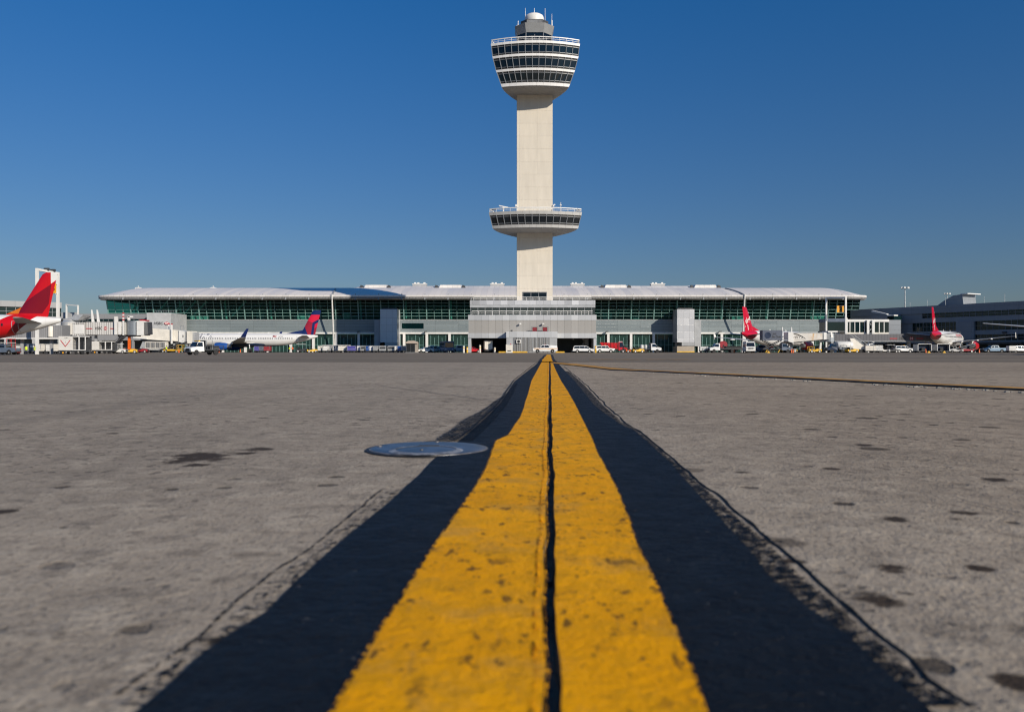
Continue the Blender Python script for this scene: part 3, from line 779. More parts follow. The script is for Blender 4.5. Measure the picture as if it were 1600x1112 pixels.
def build_podium():
    t = thing('podium_building', 'grey metal clad building with two dark vehicle openings at the tower foot', 'building', (5.08, 208.0, 0))
    L, Rr = -16.05, 16.05
    p = lambda *a: MB().box(*a)
    p(L, Rr, 0, 40, 8.1, 9.45).build('panel_band', M['pod_light'], t)
    p(L + 0.1, Rr - 0.1, 0.12, 40, 4.85, 8.1).build('ribbed_wall', M['pod_rib'], t)
    p(L - 0.05, Rr + 0.05, -0.05, 40, 3.65, 4.85).build('fascia', M['pod_light'], t)
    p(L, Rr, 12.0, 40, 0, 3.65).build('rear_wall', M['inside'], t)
    for x0, x1 in ((L, L + 0.75), (Rr - 0.7, Rr)): p(x0, x1, 0.15, 12.0, 0, 3.65).build('pier', M['pod_light'], t)
    p(13.6, 14.6, 6, 12, 0, 3.65).build('pier', M['pod_rib'], t)
    # stair inside the right opening
    MB().hexa([(10.2, 8, 0), (14.4, 8, 2.6), (14.4, 9.5, 2.6), (10.2, 9.5, 0)], [(10.2, 8, 0.35), (14.4, 8, 2.95), (14.4, 9.5, 2.95), (10.2, 9.5, 0.35)]).build('stair', M['midgrey'], t)
    # upper storey
    U0, U1 = -16.0, 16.55
    p(U0, U1, 8, 38, 12.4, 13.62).build('upper_band', M['pod_up'], t)
    p(U0, U1, 8.06, 38, 11.7, 12.4).build('upper_grey_band', M['midgrey'], t)
    g = p(U0 + 0.1, U1 - 0.1, 8.3, 38, 9.45, 11.7).build('window_band', M['pod_glass'], t)
    mb = MB(); x = U0 + 0.2
    while x < U1: mb.box(x - 0.06, x + 0.06, 8.2, 8.31, 9.46, 11.69); x += 1.85
    mb.build('mullions', M['grey'], g)
    def rail(x0, x1, y, z, h, st=1.72):
        mb = MB(); x = x0
        while x <= x1 + 0.01: mb.bar((x, y, z), (x, y, z + h), 0.07); x += st
        mb.bar((x0, y, z + h), (x1, y, z + h), 0.12, 0.14)
        mb.bar((x0, y, z + h * 0.5), (x1, y, z + h * 0.5), 0.06)
        mb.build('roof_rail', M['white'], t)
    rail(L + 0.9, Rr - 0.9, 0.9, 9.45, 1.0); rail(U0 + 0.9, U1 - 0.9, 8.9, 13.62, 0.8)
    # middle entrance box
    E0, E1 = -6.5, 6.1
    p(E0, E1, -3.5, -0.06, 3.75, 5.2).build('entrance_fascia', M['pod_light'], t)
    p(E0 + 0.05, E1 - 0.1, -3.42, 11.95, 0, 3.74).build('entrance_wall', M['midgrey'], t)
    p(E0 + 1.9, E1 - 1.9, -3.47, -3.425, 0.25, 3.70).build('louvre', M['louvre'], t)
    mb = MB(); x = E0 + 1.9
    while x < E1 - 1.85: mb.box(x - 0.07, x + 0.07, -3.56, -3.472, 0.2, 3.72); x += 0.92
    mb.build('louvre_post', M['midgrey'], t)
    p(E0 + 2.5, E0 + 3.6, -3.95, -3.58, 2.35, 3.2).build('wall_unit', M['white'], t)
    MB().lathe([(0.36, 0), (0.36, 0.04)], 16, 'y', (E0 + 3.05, -4.0, 2.77)).build('unit_fan', M['black'], t)
    # plant and lamps on the entrance roof
    mb = MB()
    for x0 in (0.05, 2.6):
        mb.cbox(x0 + 0.5, -1.6, 5.2, 1.1, 1.0, 1.05)
    mb.build('roof_plant', M['red_dull'], t); mb = MB()
    for x0 in (0.05, 2.6):
        for a in (-0.25, 1.25): mb.bar((x0 + a, -2.3, 5.2), (x0 + a, -2.3, 6.4), 0.07)
        mb.bar((x0 - 0.25, -2.3, 6.3), (x0 + 1.25, -2.3, 6.3), 0.07); mb.bar((x0 - 0.25, -2.3, 5.8), (x0 + 1.25, -2.3, 5.8), 0.06)
    mb.box(-1.6, 3.9, -2.5, -0.8, 5.202, 5.36)
    mb.cbox(-5.2, -2.8, 5.2, 0.5, 0.4, 0.4)
    mb.build('roof_frame', M['dark'], t)
    for x0 in (-3.0, 2.7):
        MB().bar((x0, 0.1, 7.3), (x0, -0.5, 7.35), 0.1).cbox(x0, -0.6, 7.05, 0.45, 0.4, 0.28).build('wall_lamp', M['white'], t)
    for x0 in (10.6, 13.1): MB().cbox(x0, 5.0, 3.3, 0.3, 0.3, 0.2).build('ceiling_lamp', M['white'], t)
build_podium()

# ------------------------------------------------------------------ main terminal hall
M['siding'] = panel_mat('terminal horizontal siding', (0.215, 0.255, 0.268), 8.4, 1.16, 0.42, 0.15, 0.05, 0.07, 0.42, stain=0.10)
M['roof'] = panel_mat('terminal roof metal', (0.80, 0.745, 0.69), 2.1, 0, 0.45, 0.1, 0.025, 0.07, 0.18, stain=0.05)
M['fascia'] = panel_mat('terminal roof edge', (0.70, 0.67, 0.64), 2.1, 0, 0.45, 0, 0.05, 0.1, 0.3, stain=0.06)
M['hglass'] = glass_mat('terminal teal glass', (0.25, 0.60, 0.53), 0.9, base=(0.003, 0.045, 0.047))
M['lglass'] = glass_mat('terminal ground floor glass', (0.22, 0.47, 0.42), 0.6, base=(0.045, 0.115, 0.10))
M['hmull'] = mat('teal grey mullion', (0.20, 0.36, 0.33), 0.45, 0.1, 0.08, 1)
M['in_wall'] = panel_mat('hall interior wall', (0.30, 0.36, 0.32), 6.0, 2.4, 0.7, 0, 0.6, 0.1, 0.3, stain=0.2)
M['in_floor'] = mat('hall interior floor', (0.22, 0.22, 0.2), 0.5, 0, 0.2, 0.5)
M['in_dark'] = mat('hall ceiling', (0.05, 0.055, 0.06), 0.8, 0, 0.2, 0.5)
HX0, HX1, HYF = -148.6, 127.6, 307.0
NB = 33
BW = (HX1 - HX0) / NB
def build_terminal():
    t = thing('terminal_building', 'long low terminal hall with teal glass front, grey siding and a pale curved metal roof', 'terminal', (0, HYF, 0))
    xs = [HX0 + i * BW for i in range(NB + 1)]
    MB().box(HX0, HX1, 0, 24, 7.4, 11.85).build('siding', M['siding'], t)
    MB().box(HX0, HX1, -0.35, 0.5, 6.75, 7.398).build('beam', M['white'], t)
    MB().box(HX0, HX1, -0.12, 20, 11.852, 12.1).build('sill', M['midgrey'], t)
    # shared meshes for every bay (bay origin at its left edge)
    zt, lean = 19.4, -2.2
    yz = lambda z: lean * (z - 12.1) / (zt - 12.1)
    up = MB().add([(0.0, yz(12.1) + 0.02, 12.12), (BW, yz(12.1) + 0.02, 12.12), (BW, yz(zt) + 0.02, zt), (0, yz(zt) + 0.02, zt)], [(0, 1, 2, 3)])
    fr = MB()
    for k, w in ((0, 0.36), (1, 0.13), (2, 0.13), (3, 0.02)):
        if k < 3: fr.bar((BW * k / 3 + 0.001, yz(12.1) - 0.1, 12.12), (BW * k / 3 + 0.001, yz(zt) - 0.1, zt), w, 0.25)
    for z in (13.3, 14.5, 15.7, 16.9, 18.1): fr.bar((0.19, yz(z) - 0.06, z), (BW - 0.18, yz(z) - 0.06, z), 0.14, 0.14)
    lw = MB().add([(0, 0.6, 0.1), (BW, 0.6, 0.1), (BW, 0.6, 6.75), (0, 0.6, 6.75)], [(0, 1, 2, 3)])
    lf = MB()
    for k in range(1, 6): lf.bar((BW * k / 6, 0.5, 0.1), (BW * k / 6, 0.5, 6.6 if k % 2 else 5.4), 0.13, 0.15)
    lf.bar((0.4, 0.5, 2.6), (BW - 0.4, 0.5, 2.6), 0.1, 0.1)
    U = up.build('window', M['hglass'], t); UF = fr.build('window_frame', M['hmull'], U)
    Lw = lw.build('ground_window', M['lglass'], t); LF = lf.build('window_frame', M['hmull'], Lw)
    cm = MB().box(-0.45, 0.45, -0.3, 0.45, 0, 6.748).build('column', M['white'], t)
    br = MB().hexa([(-0.18, -7.45, 18.95), (0.18, -7.45, 18.95), (0.18, -7.02, 18.95), (-0.18, -7.02, 18.95)], [(-0.14, -6.6, 21.15), (0.14, -6.6, 21.15), (0.14, -6.2, 20.9), (-0.14, -6.2, 20.9)]).build('roof_bracket', M['grey'], t)
    for i in range(NB):
        if i == 0: a, b, c, d = U, UF, Lw, LF
        else:
            a = U.copy(); b = UF.copy(); c = Lw.copy(); d = LF.copy()
            for o in (a, b, c, d): COL.objects.link(o)
            b.parent = a; d.parent = c
        a.location.x = xs[i]; c.location.x = xs[i]
    for i in range(NB + 1):
        o = cm if i == 0 else cm.copy()
        if i: COL.objects.link(o)
        o.location.x = xs[i]
        if 0 < i < NB:
            o = br if i == 1 else br.copy()
            if i > 1: COL.objects.link(o)
            o.location.x = xs[i]
    # end glazing
    for x in (HX0, HX1):
        MB().add([(x, 0, 12.1), (x, 26, 12.1), (x, 26, zt), (x, lean, zt)], [(0, 1, 2, 3)]).build('end_window', M['hglass'], t)
    # inside: upper hall
    MB().box(HX0, HX1, 0.3, 26, 12.101, 12.2).build('hall_floor', M['in_floor'], t)
    MB().box(HX0, HX1, 24, 24.5, 12.2, 19.0).build('hall_wall', M['in_wall'], t)
    ri = random.Random(3)
    for i in range(64):
        x = ri.uniform(HX0 + 3, HX1 - 8); w = ri.uniform(1.5, 7); h = ri.uniform(0.9, 3.2); y = ri.uniform(1.5, 12)
        MB().box(x, x + w, y, y + ri.uniform(0.4, 1.5), 12.2, 12.2 + h).build('hall_kiosk', ri.choice([M['white'], M['in_wall'], M['midgrey'], M['cream'], M['dark']]), t)
    for i in range(1, NB, 2):
        MB().tube((xs[i] + 0.4, 3, 12.2), (xs[i] + 0.4, 1.2, 19.0), 0.35, n=10).build('hall_column', M['white'], t)
    for x0 in (-143, -133, -126.5, -122.5, -118.5, -104):
        MB().bar((x0, 2.2, 13.4), (x0 + 5.5, 1.0, 18.9), 0.45).build('hall_strut', M['white'], t)
    # inside: ground floor
    MB().box(HX0, HX1, 9, 9.4, 0, 6.74).build('ground_floor_wall', M['in_wall'], t)
    for i in range(40):
        x = ri.uniform(HX0 + 3, HX1 - 8); w = ri.uniform(1, 4)
        MB().box(x, x + w, 2, 3.5, 0, ri.uniform(1.2, 3.4)).build('ground_floor_unit', ri.choice([M['white'], M['midgrey'], M['dark'], M['slate']]), t)
    # roof: front edge swept back and drooping towards both ends
    def endf(x):
        d = min(x - (HX0 - 2.2), (HX1 + 1.7) - x); f_ = max(0.0, min(1.0, d / 8.0))
        return math.sqrt(max(0, 1 - (1 - f_) ** 2))
    us = [HX0 - 2.2 + (1 - math.cos(math.pi / 2 * k / 14)) * 12 for k in range(14)] + [HX0 + 10 + k * (HX1 - HX0 - 20) / 50 for k in range(51)] + [HX1 + 1.7 - (1 - math.cos(math.pi / 2 * k / 14)) * 12 for k in reversed(range(14))]
    rg = []
    for x in us:
        e = endf(x); fy = -7.0 + 4.0 * (1 - e)
        row = [(x, fy, 19.4 + 0.5 * (1 - e)), (x, fy, 20.45 - 0.1 * (1 - e))]
        for k in range(1, 15):
            tt = k / 14
            row.append((x, fy + tt * 62, 20.45 + e * 5.15 * math.sin(math.pi * min(0.5, tt * 0.86) ) ** 0.85 * (1 if tt < 0.6 else 1 - 0.5 * (tt - 0.6))))
        rg.append(row)
    # under side and top as one closed sheet
    full = [row + [(row[-1][0], row[-1][1], 18.9), (row[0][0], row[0][1] + 1.5, 19.1)] for row in rg]
    MB().loft(full).build('roof', M['roof'], t, True)
    ed = MB(); rgs = []
    for x in us[2:-2]:
        e = endf(x); fy = -7.0 + 4.0 * (1 - e)
        rgs.append([(x, fy - 0.25, 20.0), (x, fy - 0.25, 20.62), (x, fy + 0.35, 20.72), (x, fy + 0.1, 20.0)])
    ed.loft(rgs).build('roof_edge', M['fascia'], t)
    gt = MB(); rgs = []
    for x in us[2:-2]:
        e = endf(x); fy = -7.0 + 4.0 * (1 - e)
        rgs.append([(x, fy - 0.08, 19.35), (x, fy - 0.08, 19.95), (x, fy + 0.1, 19.95), (x, fy + 0.1, 19.35)])
    gt.loft(rgs).build('roof_gutter', M['louvre'], t)
    MB().box(HX0 + 1, HX1 - 1, -5.0, 24, 19.02, 19.1).build('ceiling', M['in_dark'], t)
    # raised middle roof
    x0, x1 = Xp(555, 345), Xp(1122, 345); rg = []
    for x in (x0, x0 + 1.5, x0 + 4, x1 - 4, x1 - 1.5, x1):
        k = 0 if x in (x0, x1) else (0.7 if x in (x0 + 1.5, x1 - 1.5) else 1)
        rg.append([(x, 22 + tt * 20, 24.3 + 2.7 * k * math.sin(math.pi * tt)) for tt in [j / 8 for j in range(9)]] + [(x, 42, 23), (x, 22, 23)])
    MB().loft(rg).build('raised_roof', M['fascia'], t, True)
    for px in (590, 705, 960, 1098):
        x = Xp(px, 338)
        MB().loft([[(x - 5.5, 26, 24), (x - 4, 26, 26.9), (x + 4, 26, 26.9), (x + 5.5, 26, 24)], [(x - 5.5, 34, 24), (x - 4, 34, 27.5), (x + 4, 34, 27.5), (x + 5.5, 34, 24)]]).build('roof_hatch', M['fascia'], t)
        for sx in (-1, 1):
            MB().hexa([(x + sx * 5.4 - 1.4, 25.6, 24.2), (x + sx * 5.4 + 1.4, 25.6, 24.2), (x + sx * 5.4 + 1.4, 27, 24.2), (x + sx * 5.4 - 1.4, 27, 24.2)],
                      [(x + sx * 5.4 - 0.5, 25.6, 26.9), (x + sx * 5.4 + 0.4, 25.6, 26.6), (x + sx * 5.4 + 0.4, 27, 26.6), (x + sx * 5.4 - 0.5, 27, 26.9)]).build('roof_vent', M['dark'], t)
    for px in (656, 777, 902, 1027):
        x = Xp(px, 340)
        u = MB().cbox(x, 33, 25.2, 5.6, 3, 2.5).build('rooftop_unit', M['midgrey'], t)
        mb = MB().cbox(x, 33, 27.7, 6.0, 3.3, 0.2)
        for a in (-1.9, -0.6, 1.9): mb.cbox(x + a, 33, 27.9, 0.8, 0.9, 0.55)
        mb.build('unit_fans', M['white'], u)
    for px, zb in ((216, 25.4), (333, 25.4)):
        x = Xp(px, 335)
        mb = MB().tube((x, 28, zb - 0.6), (x, 28, zb + 1.4), 0.1)
        for a in (-1.0, -0.4, 0.4, 1.0): mb.cbox(x + a, 28, zb + 0.1 + 0.25 * (1 - abs(a)), 0.5, 0.4, 0.5)
        mb.build('roof_lamps', M['white'], t)
    # curved ribs with raking poles carrying the roof at two places
    for px0, px1, sx in ((519, 522, -1), (1163, 1159.5, 1)):
        xt, xb = Xp(px0, 300), Xp(px1, 306)
        MB().tube((xb, -1.0, 0), (xt, -7.6, 20.9), 0.32, 0.26, 10).build('roof_pole', M['white'], t)
        mb = MB(); prev = None
        for k in range(12):
            y_ = -6.9 + 17 * (k / 11) ** 1.2; tt = (y_ + 7) / 62
            p = Vector((xt - 2.4 * (k / 11) ** 1.5, y_, 20.62 + 5.15 * math.sin(math.pi * min(0.5, tt * 0.86)) ** 0.85))
            if prev is not None: mb.bar(prev, p, 0.5, 0.35)
            prev = p
        mb.build('roof_rib', M['grey'], t)
    # green-tinted strip window in the siding, lamps under the beam
    MB().box(Xp(628, HYF), Xp(662, HYF), -0.05, 0.1, 8.7, 10.7).build('strip_window', M['hglass'], t)
    mb = MB()
    for px in (558, 662.5): pass
    for px in (558, 662.5, 945.5, 1122):
        x = Xp(px, 306); MB().bar((x, -0.3, 7.2), (x + 0.6, -1.4, 7.6), 0.2).cbox(x + 0.7, -1.5, 7.45, 0.9, 0.7, 0.35).build('floodlight', M['dark'], t)
build_terminal()

# projecting stair blocks on the terminal front
M['block'] = panel_mat('stair block panels', (0.56, 0.565, 0.58), 2.05, 2.45, 0.42, 0.2, 0.04, 0.07, 0.3, stain=0.05)
def stair_block(x0, x1, wx0, wx1, label, base):
    Y = 298.5
    t = thing('stair_block', label, 'building', ((x0 + x1) / 2, Y, 0)); cx = (x0 + x1) / 2
    w = (x1 - x0) / 2
    MB().box(-w, w, 0, 8.3, 3.6, 15.45).build('tower_panel', M['block'], t)
    MB().box(-w * 0.45, w, 0.06, 8.3, 2.3, 3.598).build('lower_panel', M['midgrey'], t)
    MB().box(wx0 - cx, wx1 - cx, 2.5, 8.25, 2.2, 11.8).build('wing', M['midgrey'], t)
    MB().box(-w + 0.5, w - 0.5, 0.8, 8.3, 15.45, 15.95).build('parapet', M['dark'], t)
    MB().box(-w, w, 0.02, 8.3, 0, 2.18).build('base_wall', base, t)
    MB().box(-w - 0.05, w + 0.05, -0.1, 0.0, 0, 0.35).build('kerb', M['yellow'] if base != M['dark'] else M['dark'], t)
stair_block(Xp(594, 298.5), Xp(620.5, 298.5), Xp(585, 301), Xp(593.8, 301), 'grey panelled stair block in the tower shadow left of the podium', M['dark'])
stair_block(Xp(1058, 298.5), Xp(1085, 298.5), Xp(1085.3, 301), Xp(1095.5, 301), 'pale sunlit panelled stair block on a tan base, right of the podium', mat('tan base wall', (0.40, 0.34, 0.27), 0.8, 0, 0.1, 0.6))

# ------------------------------------------------------------------ concourses either side
M['cc_wall'] = panel_mat('concourse grey cladding', (0.235, 0.255, 0.28), 7.2, 1.6, 0.55, 0.05, 0.07, 0.06, 0.35, stain=0.1)
M['cc_light'] = panel_mat('concourse light grey cladding', (0.27, 0.275, 0.285), 3.6, 0, 0.5, 0.1, 0.05, 0.06, 0.3, stain=0.08)
M['cglass'] = glass_mat('concourse glass', (0.12, 0.24, 0.24), 0.35, base=(0.008, 0.028, 0.032))
def strip_windows(t, x0, x1, z0, z1, y, n, name='window'):
    st = (x1 - x0) / n
    g0 = MB().box(0, st, 0, 0.12, z0, z1).build(name, M['cglass'], t)
    f = MB()
    for k in range(3): f.box(st * k / 3 - 0.06, st * k / 3 + 0.06, -0.12, -0.003, z0, z1)
    f.box(0.07, st - 0.07, -0.1, -0.002, (z0 + z1) / 2 - 0.05, (z0 + z1) / 2 + 0.05)
    f0 = f.build('window_frame', M['mull'], g0)
    for i in range(n):
        if i == 0: g, q = g0, f0
        else:
            g = g0.copy(); q = f0.copy(); COL.objects.link(g); COL.objects.link(q); q.parent = g
        g.location = (x0 + st * i, y, 0)
def build_right_concourse():
    a = math.atan2(-50, 27)
    t = thing('concourse_building', 'long shaded dark grey concourse with ribbon windows on the right, behind the parked jets', 'terminal', (127, 300, 0), a)
    Ln = 110.0
    def band(x0, x1, y, z0, z1, m, name): MB().box(x0, x1, y, 30, z0, z1).build(name, m, t)
    band(-6, Ln, 0.0, 13.0, 15.5, M['cc_wall'], 'parapet')
    band(-6, 22.8, 0.25, 11.45, 13.0, M['cc_wall'], 'wall')
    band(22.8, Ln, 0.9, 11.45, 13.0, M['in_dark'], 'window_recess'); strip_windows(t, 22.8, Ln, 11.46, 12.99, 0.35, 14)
    band(-6, Ln, 0.05, 9.9, 11.45, M['cc_wall'], 'wall')
    band(-6, 19.2, 0.3, 7.0, 9.9, M['cc_wall'], 'wall')
    band(19.2, 35.3, 0.9, 7.0, 9.9, M['in_dark'], 'window_recess'); strip_windows(t, 19.2, 35.3, 7.01, 9.89, 0.35, 4)
    band(35.3, 41.3, -0.5, 4.2, 9.9, M['cc_wall'], 'wall')
    band(41.3, Ln, 0.9, 7.0, 9.9, M['in_dark'], 'window_recess'); strip_windows(t, 41.3, Ln, 7.01, 9.89, 0.35, 12)
    band(-6, 35.3, 0.05, 5.6, 7.0, M['cc_wall'], 'wall'); band(41.3, Ln, 0.05, 5.6, 7.0, M['cc_wall'], 'wall')
    band(-6, 35.3, 0.8, 3.7, 5.6, M['cc_wall'], 'wall')
    band(41.3, Ln, 0.9, 3.7, 5.6, M['in_dark'], 'window_recess'); strip_windows(t, 41.3, Ln, 3.71, 5.59, 0.35, 12)
    band(-6, Ln, 0.0, 3.0, 3.7, M['cc_wall'], 'wall')
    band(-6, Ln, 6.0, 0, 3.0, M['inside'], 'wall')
    st = MB()
    for k in range(16): st.box(-5 + k * 7.2, -4.2 + k * 7.2, 0.3, 1.1, 0, 2.999)
    for k in range(16):
        st2 = MB().box(0, 0.8, 0.3, 1.1, 0, 2.999).build('pillar', M['cc_wall'], t); st2.location.x = -5 + k * 7.2
    MB().box(44, 58, -3.5, 0.0, 2.6, 3.2).build('canopy', M['dark'], t)
    MB().box(50.3, 51.5, -0.6, 0.05, 5.9, 6.4).build('floodlight', M['dark'], t)
    # wedge shaped lantern on the roof
    MB().prism([(0, 15.5), (3, 17.4), (6.5, 19.1), (9.8, 19.3), (10.2, 15.5)], lambda p: (21.5 + p[0], 9, p[1]), lambda p: (21.5 + p[0], 16, p[1])).build('roof_lantern', M['cc_wall'], t)
    MB().box(30.6, 33.2, 8.9, 16, 19.3, 19.6).build('lantern_roof', M['white'], t)
    mb = MB()
    for k in range(9): mb.tube((18 + k * 6.5, 0.6, 15.5), (18 + k * 6.5, 0.6, 17.0 + (k % 3) * 0.5), 0.05)
    mb.build('roof_rod', M['steel'], t)
    # projecting gate house with a sloped roof light
    MB().box(8.8, 15, -7.3, 0, 3.5, 12.88).build('gate_house', M['cc_wall'], t)
    MB().hexa([(8.9, -7.4, 13.9), (14.9, -7.4, 12.9), (14.9, -6.4, 12.9), (8.9, -6.4, 13.9)], [(8.9, -7.4, 14.6), (14.9, -7.4, 13.1), (14.9, -6.4, 13.1), (8.9, -6.4, 14.6)]).build('gate_house_roof', M['white'], t)
    MB().box(15.0, 17.4, -7.0, -3.0, 8.5, 12.3).build('gate_house_window', M['cglass'], t)
    MB().box(15.05, 17.6, -7.2, -5.2, 12.3, 12.7).build('gate_house_eave', M['white'], t)
build_right_concourse()

def light_mast(x, y, h, n, label):
    t = thing('light_mast', label, 'light mast', (x, y, 0))
    MB().tube((0, 0, 0), (0, 0, h), 0.32, 0.16, 10).build('pole', M['steel'], t)
    MB().lathe([(1.2, h - 0.15), (1.2, h + 0.05)], 12).build('head_ring', M['steel'], t)
    for k in range(n):
        a = 2 * math.pi * k / n
        MB().cbox(1.35 * math.cos(a), 1.35 * math.sin(a), h - 0.4, 0.62, 0.62, 0.6).build('lamp_head', M['white'], t)
light_mast(Xp(1414, 330), 330, 25.6, 6, 'tall light mast standing nearest the terminal roof end on the right')
light_mast(Xp(1480, 430), 430, 30.2, 6, 'distant light mast beside the dark roof lantern of the right concourse')

def build_left_concourse():
    a = math.atan2(-10, -12.1) + math.pi
    x0, y0 = Xp(96, 250), 250.0
    t = thing('concourse_building', 'sunlit light grey concourse with teal windows behind the red tail on the left', 'terminal', (x0, y0, 0), a)
    Ln = 100.0
    def band(xa, xb, y, z0, z1, m, name): MB().box(xa, xb, y, 25, z0, z1).build(name, m, t)
    band(-Ln, 0, -0.3, 13.3, 15.0, M['cc_light'], 'parapet')
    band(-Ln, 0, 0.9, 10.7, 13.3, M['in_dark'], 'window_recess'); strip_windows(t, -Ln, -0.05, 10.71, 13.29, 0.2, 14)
    band(-Ln, 0, 0, 4.8, 10.7, M['cc_light'], 'wall')
    band(-Ln, 0, 5.0, 0, 4.8, M['inside'], 'wall')
    for k in range(15):
        o = MB().box(0, 0.8, 0.3, 1.1, 0, 4.798).build('pillar', M['cc_light'], t); o.location.x = -Ln + k * 7.1
build_left_concourse()

def build_link():
    x0, x1 = Xp(97, 292), Xp(241, 292)
    t = thing('link_building', 'grey two storey link building with a dark ribbon window behind the white boarding bridge', 'building', ((x0 + x1) / 2, 292, 0)); w = (x1 - x0) / 2
    MB().box(-w, w, 0, 14, 11.7, 13.5).build('parapet', M['cc_light'], t)
    MB().box(-w, w, 0.8, 14, 10.0, 11.7).build('window_recess', M['in_dark'], t); strip_windows(t, -w, w, 10.01, 11.69, 0.2, 6)
    MB().box(-w, w, 0.05, 14, 4.2, 10.0).build('wall', M['cc_light'], t)
    MB().box(-w, w, 4, 14, 0, 4.2).build('wall', M['inside'], t)
    for k in range(6):
        o = MB().box(-0.4, 0.4, 0.2, 1, 0, 4.198).build('pillar', M['cc_light'], t); o.location.x = -w + 2 + k * (2 * w - 4) / 5
    # stepped corner on the left, angled bay with the advert on the right
    MB().box(-w, -w + 6, -2, -0.02, 11.9, 13.9).build('corner_step', M['midgrey'], t)
    xa, xb = Xp(241, 290) - (x0 + x1) / 2, Xp(267, 290) - (x0 + x1) / 2
    MB().hexa([(xa - 1.5, -4.5, 4.0), (xb, -2.0, 4.0), (xb, 12, 4.0), (xa - 1.5, 12, 4.0)], [(xa - 1.5, -4.5, 13.7), (xb, -2.0, 13.7), (xb, 12, 13.7), (xa - 1.5, 12, 13.7)]).build('corner_bay', M['midgrey'], t)
    mb = MB()
    for k in range(14): mb.bar((xa - 1.5 + k * 0.6, 2, 13.7), (xa - 1.5 + k * 0.6, 2, 14.7), 0.06)
    mb.bar((xa - 1.5, 2, 14.7), (xa + 6.4, 2, 14.7), 0.08); mb.build('roof_rail', M['steel'], t)
    fa = lambda u, v: (xa + 2.3 + u * 0.93, -3.62 + u * 0.33 - 0.06, 10.1 + v)
    text_mesh('sign_lettering', 'HSBC', 1.25, M['ink'], t, fa)
    hexagon_logo(t, lambda u, v: (xa + 4.75 + u * 0.95, -2.72 + u * 0.33 - 0.05, 10.1 + v), 0.9)
    MB().box(xa - 8.5, xa - 3.5, -0.08, 0.04, 9.6, 10.0).build('red_stripe', M['redink'], t)

def hexagon_logo(parent, fn, h):
    """red and white bank emblem: a white box with red hour-glass and side triangles"""
    def poly(name, pts, m, d):
        mb = MB(); n_ = len(pts)
        a = [fn(*p) for p in pts]; b = [Vector(fn(*p)) for p in pts]
        nrm = (b[1] - b[0]).cross(b[2] - b[0]).normalized()
        if nrm.y > 0: nrm = -nrm
        mb.add([q + nrm * d for q in b], [tuple(range(n_))]); return mb
    w = poly('e', [(-h, -h / 2), (h, -h / 2), (h, h / 2), (-h, h / 2)], None, 0.02)
    w.f = w.f; o = MB()
    base = poly('', [(-h, 0), (-h / 2, -h / 2), (h / 2, -h / 2), (h, 0), (h / 2, h / 2), (-h / 2, h / 2)], None, 0.02)
    base.build('emblem_plate', M['white'], parent)
    r = MB()
    for pts in ([(-h, 0), (-h / 2, -h / 2), (-h / 2, h / 2)], [(h, 0), (h / 2, h / 2), (h / 2, -h / 2)], [(-h / 2, h / 2), (0, 0), (h / 2, h / 2)], [(-h / 2, -h / 2), (h / 2, -h / 2), (0, 0)]):
        q = poly('', pts, None, 0.045); r.add(q.v, q.f)
    r.build('emblem', M['redink'], parent)
build_link()
# ------------------------------------------------------------------ airliners
class Jet:
    """profile of a single-aisle jet, nose along +x, origin on the ground under the middle"""
    def __init__(s, L=37.6, zc=3.9, R_=1.98, fin=5.9, k=1.0):
        s.L, s.zc, s.R = L, zc, R_
        s.st = [(0, .16, 1.12), (.25, .30, 1.10), (1.2, .50, 1.0), (3, .88, .78), (6, 1.36, .48), (9, 1.72, .2), (12, 1.93, .04), (14, R_, 0),
                (L - 7, R_, 0), (L - 5, 1.9, -.05), (L - 3.2, 1.62, -.2), (L - 1.7, 1.16, -.4), (L - .7, .72, -.55), (L - .2, .38, -.62), (L, .05, -.65)]
    def at(s, d):
        st = s.st
        for a, b in zip(st, st[1:]):
            if d <= b[0]:
                t = max(0, (d - a[0]) / (b[0] - a[0])); return a[1] + (b[1] - a[1]) * t, s.zc + a[2] + (b[2] - a[2]) * t
        return st[-1][1], s.zc + st[-1][2]
    def side(s, d, z, sgn, out=0.012):
        """point on the skin at distance d from the tail and height z"""
        r, c = s.at(d); h = max(-0.999, min(0.999, (z - c) / r)); r += out
        return (d - s.L / 2, sgn * r * math.sqrt(1 - h * h), c + r * h)

def wing_section(le, chord, y, z, th, ax='y'):
    prof = [(0, 0), (.06, .5), (.25, 1), (.55, .75), (1, .03), (.55, -.35), (.25, -.55), (.06, -.4)]
    return [(le[0] - f * chord, y, z + q * th) if ax == 'y' else (le[0] - f * chord, q * th, z) for f, q in prof]

